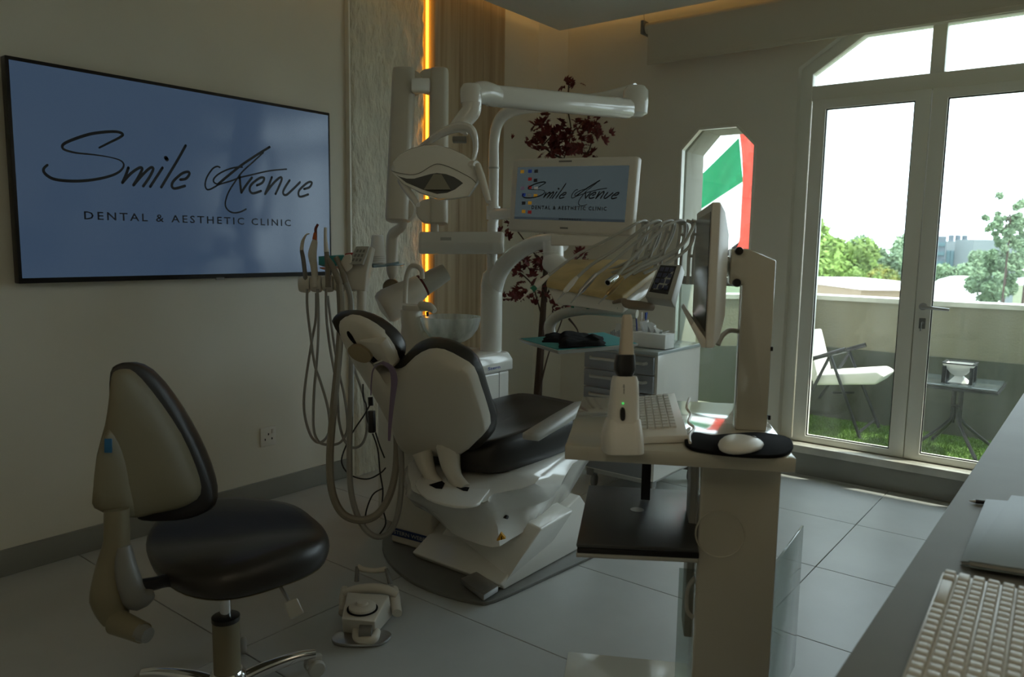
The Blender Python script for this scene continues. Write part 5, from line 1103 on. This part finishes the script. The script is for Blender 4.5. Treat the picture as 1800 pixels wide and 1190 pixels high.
b_ = B(); cyl(b_, P(205, 1093, 1.84), P(252, 1113, 1.80), .030, .024); obj('adjust_knob', b_, STOOLC, stl); b_ = B(); cyl(b_, P(247, 1111, 1.80), P(260, 1117, 1.79), .022, .018); obj('knob_cap', b_, GREYP, stl)
b_ = B(); tube(b_, [P(240, 1030, 1.88), P(270, 1026, 1.9), P(300, 1020, 1.93), P(350, 1028, 1.95)], .016, 10, flat=1.3); obj('link_bar', b_, BLACKP, stl)
# lever
b_ = B(); cyl(b_, P(486, 1018, 1.98), P(510, 1060, 1.93), .005, seg=8); obj('lever_rod', b_, STEEL, stl)
b_ = B(); loft(b_, [[P(a, b, 1.92) for a, b in ((498, 1060), (522, 1050), (535, 1078), (510, 1090))], [P(a, b, 1.94) for a, b in ((498, 1060), (522, 1050), (535, 1078), (510, 1090))]]); obj('lever_paddle', b_, LGREY, stl, bev=.005, seg=3)
# gas column and base
b_ = B(); cyl(b_, (-1.837, 1.09, .15), (-1.837, 1.09, .40), .015); obj('piston', b_, CHROME, stl)
b_ = B(); lathe(b_, [(.036, .03), (.036, .245), (.035, .25), (.033, .263), (.001, .264)], (-1.837, 1.09, -.018), seg=26); obj('gas_column', b_, STOOLC, stl)
b_ = B(); lathe(b_, [(.033, .0), (.0375, .0), (.0375, .012), (.033, .014)], (-1.837, 1.09, .234), seg=26); obj('column_cap', b_, BLACKP, stl)
b_ = B(); lathe(b_, [(.03, .03), (.05, .04), (.05, .075), (.04, .09), (.02, .091)], (-1.837, 1.09, 0), seg=26); obj('hub', b_, CHROME, stl)
ca = PZ(528, 1176, .03); a0_ = math.atan2(ca.y - 1.09, ca.x + 1.837)
for k in range(5):
    a = a0_ + k * 2 * PI / 5; d = Vector((math.cos(a), math.sin(a), 0)); o = Vector((-1.837, 1.09, 0)); RR = .245
    obj('leg', tube(B(), [o + d * .03 + Vector((0, 0, .045)), o + d * .10 + Vector((0, 0, .062)), o + d * .19 + Vector((0, 0, .070)), o + d * RR + Vector((0, 0, .064))], [.022, .020, .016, .014], 12, 5), CHROME, stl)
    c = o + d * RR; s = Vector((-d.y, d.x, 0))
    cs = obj('caster', obox(B(), c - s * .012 - d * .022 + Vector((0, 0, .032)), s * .024, d * .044, (0, 0, .030)), LGREY, stl, bev=.007)
    for sg in (-1, 1): obj('wheel', lathe(B(), [(.001, -.008), (.022, -.008), (.026, -.003), (.026, .003), (.022, .008), (.001, .008)], c + s * sg * .020 + Vector((0, 0, .027)), s, 20), LGREY, cs)

# ================================================================== FOOT PEDAL
fp = empty('foot_pedal', 'beige foot control pedal with round dial and loop handle on the floor', 'foot pedal', PZ(650, 1060, 0))
z_ = lambda x, y, z: PZ(x, y, z)
b_ = B(); r_ = smooth_ring([z_(583, 1127, .004), z_(600, 1113, .004), z_(660, 1110, .004), z_(688, 1118, .004), z_(672, 1134, .004), z_(635, 1138, .004), z_(597, 1136, .004)], 3); prism(b_, r_, (0, 0, .010)); obj('base_plate', b_, STEEL, fp, bev=.003)
b_ = B(); lo = [z_(604, 1108, .03), z_(662, 1112, .03), z_(689, 1085, .03), z_(683, 1045, .03), z_(610, 1045, .03)]
t_ = [z_(600, 1088, .085), z_(659, 1093, .085), z_(684, 1046, .085), z_(610, 1040, .085)]
loft(b_, [[z_(603, 1112, .012), z_(660, 1117, .012), z_(691, 1082, .012), z_(612, 1075, .012)], t_]); obj('body', b_, CREAM, fp, bev=.005, seg=3)
c0_ = z_(637, 1069, .09); obj('dial_well', lathe(B(), [(.001, -.003), (.050, -.003), (.050, .0), (.001, .0)], c0_, (0, 0, 1), 30), BLACKM, fp)
obj('dial', lathe(B(), [(.044, -.002), (.044, .008), (.036, .014), (.020, .015), (.018, .024), (.006, .025), (.001, .025)], c0_, (0, 0, 1), 30), CREAM, fp)
for (x0, x1) in ((606, 607), (694, 693)):
    A, Bq = z_(x0, 1050, .06), z_(x1, 1085 if x0 > 650 else 1082, .03); b_ = B(); tube(b_, [z_(x0, 1034, .07), z_(x0, 1050, .055), z_(x1 + (5 if x0 > 650 else -3), 1078, .03)], [.014, .022, .020], 12, 4, flat=.8); obj('side_pedal', b_, CREAM, fp)
b_ = B(); tube(b_, [z_(603, 1042, .075), z_(628, 1036, .085), z_(655, 1034, .088), z_(680, 1037, .085), z_(698, 1046, .07)], [.012, .016, .018, .016, .012], 12, 4); obj('rear_cover', b_, CREAM, fp)
for a, b in (((627, 1022), (628, 996)), ((686, 1026), (679, 1000))):
    obj('handle_post', tube(B(), [z_(*a, .09), P(*b, (z_(*a, .09) - CC).dot(CF) + .02)], [.014, .011], 10, 1, flat=.6), GREYP, fp)
dpt = (z_(627, 1022, .09) - CC).dot(CF) + .02
obj('handle_bar', tube(B(), [P(628, 996, dpt), P(640, 1001, dpt), P(660, 1003, dpt), P(679, 1000, dpt)], [.010, .009, .009, .010], 10, 4), CREAM, fp)
b_ = B(); tube(b_, [z_(626, 1108, .03), z_(630, 1122, .025), z_(655, 1124, .025), z_(662, 1110, .03)], [.013, .015, .015, .013], 12, 4); obj('front_roller_guard', b_, CREAM, fp)
A, Bq = z_(632, 1110, .045), z_(654, 1110, .045); obj('thumb_wheel', cyl(B(), A, Bq, .020, seg=14), GREYP, fp)

# ================================================================== SCANNER CART
FL = Vector((-.92, 1.371, 0)); U = Vector((.875, .484, 0)).normalized(); V = Vector((-U.y, U.x, 0)); Z = Vector((0, 0, 1))
def ct(u, v, z): return FL + U * u + V * v + Z * z
def onv(px, py, v): return hit(px, py, ct(0, v, 0), V)
kt = empty('scanner_cart', 'white trolley with table top, post and monitor standing right of the chair', 'cart', ct(.25, .28, 0))
TZC = .832; TW, TDp = .489, .566
b_ = B(); obox(b_, ct(0, 0, TZC - .032), U * TW, V * TDp, Z * .032); obj('table_top', b_, CARTW, kt, bev=.003)
cl = onv(1225, 1000, .08); crr = onv(1364, 1000, .08); uL = (cl - FL).dot(U); uR_ = (crr - FL).dot(U)
b_ = B(); obox(b_, ct(uL, .08, .08), U * (uR_ - uL), V * .13, Z * (TZC - .032 - .08)); kc = obj('column', b_, CARTW, kt, bev=.006, seg=3)
rc = onv(1266, 940, .078); obj('embossed_ring', loft(B(), [[rc + (U * math.cos(2 * PI * k / 48) + Z * math.sin(2 * PI * k / 48)) * r_ - V * h_ for k in range(48)] for r_, h_ in ((.052, -.003), (.053, .0004), (.0555, .0004), (.0565, -.003))], closed=True), CARTW, kc)
b_ = B(); obox(b_, ct(-.02, .0, .03), U * (TW + .04), V * .50, Z * .045); obj('base', b_, CARTW, kt, bev=.006)
for u, v in ((.03, .04), (TW - .03, .04), (.03, .46), (TW - .03, .46)): obj('foot_caster', lathe(B(), [(.001, -.01), (.013, -.01), (.0145, 0), (.013, .01), (.001, .01)], ct(u, v, .0155), U, 16), GREYP, kt)
a_, b2 = PZ(1365, 983, .5), PZ(1409, 923, .5); sdv = (b2 - a_).normalized()
b_ = B(); obox(b_, Vector((a_.x, a_.y, .08)) - sdv * .02, sdv * ((b2 - a_).length + .02), sdv.cross(Z) * .006, Z * .42); obj('side_shield', b_, ACRY, kt, bev=.001)
aL = ct(uL - .045, .22, 0); b_ = B(); obox(b_, ct(uL - .03, .21, .08), U * .05, V * .006, Z * .40); obj('side_shield', b_, ACRY, kt, bev=.001)
b_ = B(); obox(b_, ct(uL - .012, .215, .30), U * .10, V * .10, Z * .50); obj('rear_column', b_, LGREY, kt, bev=.004)
# laptop bracket and cable hook
b_ = B(); obox(b_, ct(.175, .36, .60), U * .024, V * .012, Z * .2); obj('laptop_bracket', b_, BLACKP, kt)
b_ = B(); tube(b_, [ct(uL + .0, .12, .50), ct(uL - .015, .12, .47), ct(uL - .015, .12, .42), ct(uL, .12, .40)], .005, 8); obj('cable_hook', b_, LGREY, kt)
# upright post
pR = PZ(1320, 757, TZC); pr0, pr1 = hit(1293, 740, pR, V), hit(1349, 740, pR, V)
wdt = (pr1 - pr0).dot(U); ptop = hit(1300, 437, pR, V).z; ptr = hit(1357, 458, pR, V).z
b_ = B(); pp = [pr0.copy(), pr1.copy(), pr1.copy(), pr0.lerp(pr1, .12), pr0 - U * .03, pr0 - U * .03, pr0.copy()]
for p, z in zip(pp, (TZC, TZC, ptr, ptop, ptop, ptop - .085, ptop - .085)): p.z = z
loft(b_, [pp, [p + V * .05 for p in pp]]); obj('post', b_, CARTW, kt, bev=.004)
for x, y in ((1299, 441), (1295, 497)): obj('bolt', lathe(B(), [(.001, -.008), (.009, -.008), (.010, -.004), (.010, .002), (.001, .002)], hit(x, y, pR, V), V, 16), BLACKP, kt)
for x, y in ((1354, 617), (1350, 738)): obj('cable_clip', obox(B(), hit(x, y, pR, V), U * .006, V * .01, Z * .01), BLACKP, kt)
# monitor seen from the side
M0, M1 = P(1246, 485, 1.72), P(1221, 470, 2.28); md = (M1 - M0); md.z = 0; ml = md.length; md.normalize(); mN = Vector((-md.y, md.x, 0))  # towards left
if mN.dot(CR) > 0: mN = -mN
zb1, zt1 = P(1246, 614, 1.72).z, P(1246, 356, 1.72).z
b_ = B(); o_ = Vector((M0.x, M0.y, zb1)); 
def mring(k, off, dz): return [o_ + md * (ml * k) + mN * off + Z * dz, o_ + md * (ml * (1 - k)) + mN * off + Z * dz, o_ + md * (ml * (1 - k)) + mN * off + Z * (zt1 - zb1 - dz), o_ + md * (ml * k) + mN * off + Z * (zt1 - zb1 - dz)]
loft(b_, [mring(0, 0, 0), mring(0, -.018, 0), mring(.05, -.032, .02), mring(.10, -.045, .07), mring(.14, -.047, .09)]); mk = obj('monitor_housing', b_, WHITEM, kt, bev=.003, angle=15)
obj('monitor_screen', obox(B(), o_ + md * .02 + mN * .0005 + Z * .035, md * (ml - .04), mN * .001, Z * (zt1 - zb1 - .055)), SCRDARK, mk)
b_ = B(); l0 = o_ + Z * .0; loft(b_, [[l0, l0 + mN * .008 + Z * .0, l0 + mN * .035 + Z * .05, l0 + mN * .028 + Z * .06, l0 + Z * .02], [p + md * ml for p in [l0, l0 + mN * .008, l0 + mN * .035 + Z * .05, l0 + mN * .028 + Z * .06, l0 + Z * .02]]]); obj('monitor_lip', b_, WHITEM, mk, bev=.002)
mc = o_ + md * (ml * .45) - mN * .04; b_ = B(); pz = ptop - .045
tube(b_, [Vector((mc.x, mc.y, pz)), Vector((pr0.x, pr0.y, pz)) + V * .025 + U * .01], [.032, .032], 8, 1, flat=.6); obj('monitor_bracket', b_, CARTW, kt)
b_ = B(); tube(b_, [P(1262, 606, 1.84), P(1270, 590, 1.85), P(1283, 581, 1.86), P(1300, 583, 1.87)], .006, 8); obj('monitor_cable', b_, LGREY, kt)
# laptop
LZ = .575
lp_ = [PZ(1013, 955, LZ + .022), PZ(1228, 965, LZ + .022), PZ(1212, 862, LZ + .022), PZ(1035, 852, LZ + .022)]
lt = empty('laptop', 'closed dark grey laptop hanging on the shelf under the cart table', 'laptop', lp_[0] - Z * .022)
obj('lid', prism(B(), smooth_ring(lp_, 1), -Z * .010), ALU, lt, bev=.003); obj('base', prism(B(), [p - Z * .011 + U * .002 for p in lp_], -Z * .012), BLACKP, lt, bev=.002)
lc_ = PZ(1120, 896, LZ + .0225); b_ = B(); lathe(b_, [(.016, 0), (.0175, .0), (.0175, .0006), (.016, .0006)], lc_, (0, 0, 1), 28); obj('emblem', b_, STEEL, lt)
b_ = B(); pts = [p - Z * .0235 + U * 0 for p in lp_]; prism(b_, [shrink(pts, 1.0)[i] for i in range(4)], -Z * .010); kts = obj('laptop_shelf', b_, LGREY, kt, bev=.002)
obj('shelf_slot', obox(B(), PZ(1110, 970, LZ - .008) - V * .002, U * .018, V * .002, Z * .006), WHITEM, kts)
# intraoral scanner standing in cradle
sc = empty('intraoral_scanner', 'white handheld scanner with dark collar standing upright on the cart table', 'scanner', PZ(1094, 790, TZC))
dS = (PZ(1094, 792, TZC) - CC).dot(CF)
def srow(y, xl, xr, dep, off=0):
    a, b = P(xl, y, dS + off), P(xr, y, dS + off); c = (a + b) / 2; w = (b - a).length / 2
    return [c + CR * (w * math.copysign(abs(math.cos(t)) ** .55, math.cos(t))) + CF * (dep * math.copysign(abs(math.sin(t)) ** .55, math.sin(t))) for t in [2 * PI * k / 24 for k in range(24)]]
b_ = B(); loft(b_, [srow(794, 1059, 1129, .055), srow(770, 1057, 1129, .05), srow(755, 1060, 1127, .045), srow(735, 1066, 1124, .035)]); obj('cradle', b_, WHITEM, sc, bev=.002, angle=60)
b_ = B(); loft(b_, [srow(752, 1063, 1126, .042), srow(735, 1068, 1122, .036), srow(700, 1072, 1122, .030), srow(670, 1075, 1121, .028), srow(661, 1078, 1118, .026)]); obj('body', b_, WHITEM, sc)
b_ = B(); loft(b_, [srow(667, 1094, 1104, .022), srow(662, 1086, 1110, .026), srow(650, 1080, 1116, .027), srow(640, 1080, 1116, .026), srow(624, 1083, 1115, .024), srow(623, 1085, 1113, .022)]); obj('dark_collar', b_, BLACKP, sc)
b_ = B(); loft(b_, [srow(626, 1088, 1114, .020), srow(600, 1090, 1112, .018), srow(575, 1092, 1112, .015), srow(558, 1093, 1111, .012), srow(553, 1096, 1109, .009)]); obj('scan_tip', b_, mat('tan_tip', (.62, .53, .42), .45), sc)
fro = lambda x, y, o: P(x, y, dS - o)
obj('power_button', prism(B(), smooth_ring([fro(1095, 716, .042), fro(1099, 721, .042), fro(1099, 736, .042), fro(1095, 740, .042), fro(1091, 736, .042), fro(1091, 721, .042)], 2), CF * .014), BLACKP, sc)
obj('green_light', lathe(B(), [(.001, 0), (.0025, 0), (.0025, .002), (.001, .002)], fro(1095, 709, .032), -CF, 10), mat('green_led', (.1, .5, .1), .4, emis=(.1, 1, .2), es=.5), sc)
tt = B(); text(tt, 'medit', fro(1098, 692, .0335), -CD, -CR, .004, .020); obj('side_lettering', tt, INKG, sc, smooth=False, keep=True)
# keyboard on cart
kq = [PZ(1118, 697, TZC + .045), PZ(1186, 690, TZC + .045), PZ(1210, 765, TZC + .018), PZ(1122, 768, TZC + .018)]
kbc = empty('keyboard', 'small white keyboard tilted on the cart table behind the scanner', 'keyboard', kq[3] - Z * .018)
b_ = B(); kq2 = [Vector((p.x, p.y, TZC + .001)) for p in kq]; loft(b_, [kq2, kq]); obj('case', b_, WHITEM, kbc, bev=.003)
kf_ = lambda a, b: kq[0].lerp(kq[1], a).lerp(kq[3].lerp(kq[2], a), b)
nk = (kq[1] - kq[0]).cross(kq[3] - kq[0]).normalized(); nk = nk if nk.z > 0 else -nk
b_ = B()
for r in range(12):
    for c in range(5):
        a, b = .05 + c * .155, .04 + r * .068; q = [kf_(a, b), kf_(a + .135, b), kf_(a + .135, b + .056), kf_(a, b + .056)]
        loft(b_, [q, [p + nk * .004 for p in shrink(q, .85)]])
obj('keys', b_, KEYC, kbc, kind='stuff')
b_ = B(); tube(b_, [PZ(1212, 700, TZC + .05), PZ(1207, 716, TZC + .04), PZ(1214, 728, TZC + .02), PZ(1210, 742, TZC + .02), PZ(1220, 752, TZC + .012), PZ(1212, 765, TZC + .01), PZ(1213, 778, TZC + .012)], .0035, 8); tag(obj('white_cable', b_, WHITEM), 'short white cable looping beside the keyboard on the cart', 'cable')
# mouse pad and mouse
mp = [(1203, 778), (1208, 768), (1225, 765), (1250, 770), (1275, 768), (1330, 765), (1380, 772), (1394, 785), (1388, 798), (1365, 806), (1320, 806), (1270, 802), (1225, 795), (1208, 788)]
b_ = B(); r_ = smooth_ring([PZ(x, y, TZC + .001) for x, y in mp], 3); prism(b_, r_, Z * .008); md_ = obj('mouse_pad', b_, BLACKM, bev=.002, angle=50); tag(md_, 'black oval mouse pad with wrist bump at the cart table edge', 'mouse pad')
ms = empty('mouse', 'white wireless mouse lying on the black pad', 'mouse', PZ(1300, 790, TZC + .01))
mo_ = [(1262, 779), (1268, 771), (1286, 766), (1310, 767), (1330, 772), (1343, 778), (1334, 785), (1312, 790), (1288, 791), (1268, 787)]
zb0 = TZC + .0105; r_ = smooth_ring([PZ(x, y, zb0 + .012) for x, y in mo_], 2)
def mrr(s, h): return [p + Z * (h - .012) for p in shrink(r_, s)]
b_ = B(); loft(b_, [mrr(.85, 0), mrr(.96, .003), mrr(1, .008), mrr(.96, .013), mrr(.85, .018), mrr(.6, .022), mrr(.3, .024), mrr(.08, .024)]); obj('shell', b_, WHITEM, ms, angle=80)
obj('scroll_wheel', lathe(B(), [(.001, -.003), (.007, -.003), (.007, .003), (.001, .003)], PZ(1325, 772, zb0 + .016), V, 14), GREYP, ms)

# ================================================================== DESK IN THE FOREGROUND
DZ = .73; DX = -.236
dk = empty('desk', 'long grey laminate desk running along the right side to the window', 'desk', (.1, 2.2, 0))
obj('worktop', box(B(), (DX, -.6, DZ - .035), (.55, YB - .06, DZ)), DESK, dk, bev=.003)
obj('side_panel', box(B(), (DX + .06, YB - .12, 0), (.5, YB - .09, DZ - .035)), DESK, dk); obj('side_panel', box(B(), (DX + .10, -.55, 0), (.5, -.51, DZ - .035)), DESK, dk); obj('front_panel', box(B(), (.40, -.51, .05), (.43, YB - .12, DZ - .035)), DESK, dk)
# notebooks
def nb(corners, z, h, label, grp='notebooks on the desk'):
    q = [PZ(x, y, z + h) for x, y in corners]; q = [q[0], q[1], q[1] + (q[2] - q[0]), q[2]]
    e = empty('notebook', label, 'notebook', Vector((q[0].x, q[0].y, z)), grp)
    obj('pages', prism(B(), shrink([p - Z * .0022 for p in q], .975), -Z * (h - .0044)), PAGES, e)
    obj('cover', prism(B(), q, -Z * .002), NOTE, e, bev=.0008); obj('back_cover', prism(B(), [p - Z * (h - .002) for p in q], -Z * .002), NOTE, e, bev=.0008)
nb([(1688, 986), (1733, 877), (1832, 1000)], DZ + .0005, .009, 'lower pale notebook whose left edge shows under the other')
nb([(1702, 985), (1778, 870), (1850, 1008)], DZ + .0100, .012, 'upper pale grey notebook lying on another at the right of the desk')
pn = empty('pen', 'black pen with silver tip beside the notebooks on the desk', 'pen', PZ(1725, 882, DZ))
p0, p1 = PZ(1703, 880, DZ + .005), PZ(1760, 886, DZ + .005)
obj('barrel', cyl(B(), p0.lerp(p1, .2), p1, .0045, seg=14), BLACKP, pn); obj('tip', cyl(B(), p0, p0.lerp(p1, .2), .0008, .004, seg=12), STEEL, pn)
# keyboard foreground, each key a part
kA, kB_ = PZ(1657, 998, DZ + .022), PZ(1578, 1200, DZ + .022)
ky = (kA - kB_).normalized(); ky.z = 0; kx = Vector((ky.y, -ky.x, 0)); org_ = kA.copy(); org_.z = DZ
fk = empty('desk_keyboard', 'white full size keyboard in the right foreground on the desk', 'keyboard', org_)
KL, KW = .44, .145
b_ = B(); o_ = org_ - ky * KL; obox(b_, o_ + Z * .001, kx * KW, ky * KL, Z * .016); obj('case', b_, WHITEM, fk, bev=.004)
km = None
rowsx = [.004 + i * .0200 for i in range(7)]
def key_at(cx_, cy_, w, l):
    c = org_ + kx * (cx_ + w / 2) - ky * (cy_ + l / 2) + Z * .017
    b_ = B(); rr = []
    for s, h in ((1, 0), (.97, .003), (.80, .0075)): rr.append([c + kx * (sx * w / 2 * s) + ky * (sy * l / 2 * s) + Z * h for sx, sy in ((-1, -1), (1, -1), (1, 1), (-1, 1))])
    v = loft(b_, rr)
    return obj('key', b_, KEYC, fk, bev=.0008, seg=1)
for ri, rx in enumerate(rowsx):
    y = .006
    while y < KL - .02:
        l = .0178
        if ri == 0 and y > .045 and y < .08: l = .105
        elif ri == 1 and (y < .01 or y > .40): l = .036
        elif ri == 2 and y < .01: l = .022
        if y + l > KL - .004: break
        key_at(rx, y, .0172, l); y += l + .0022
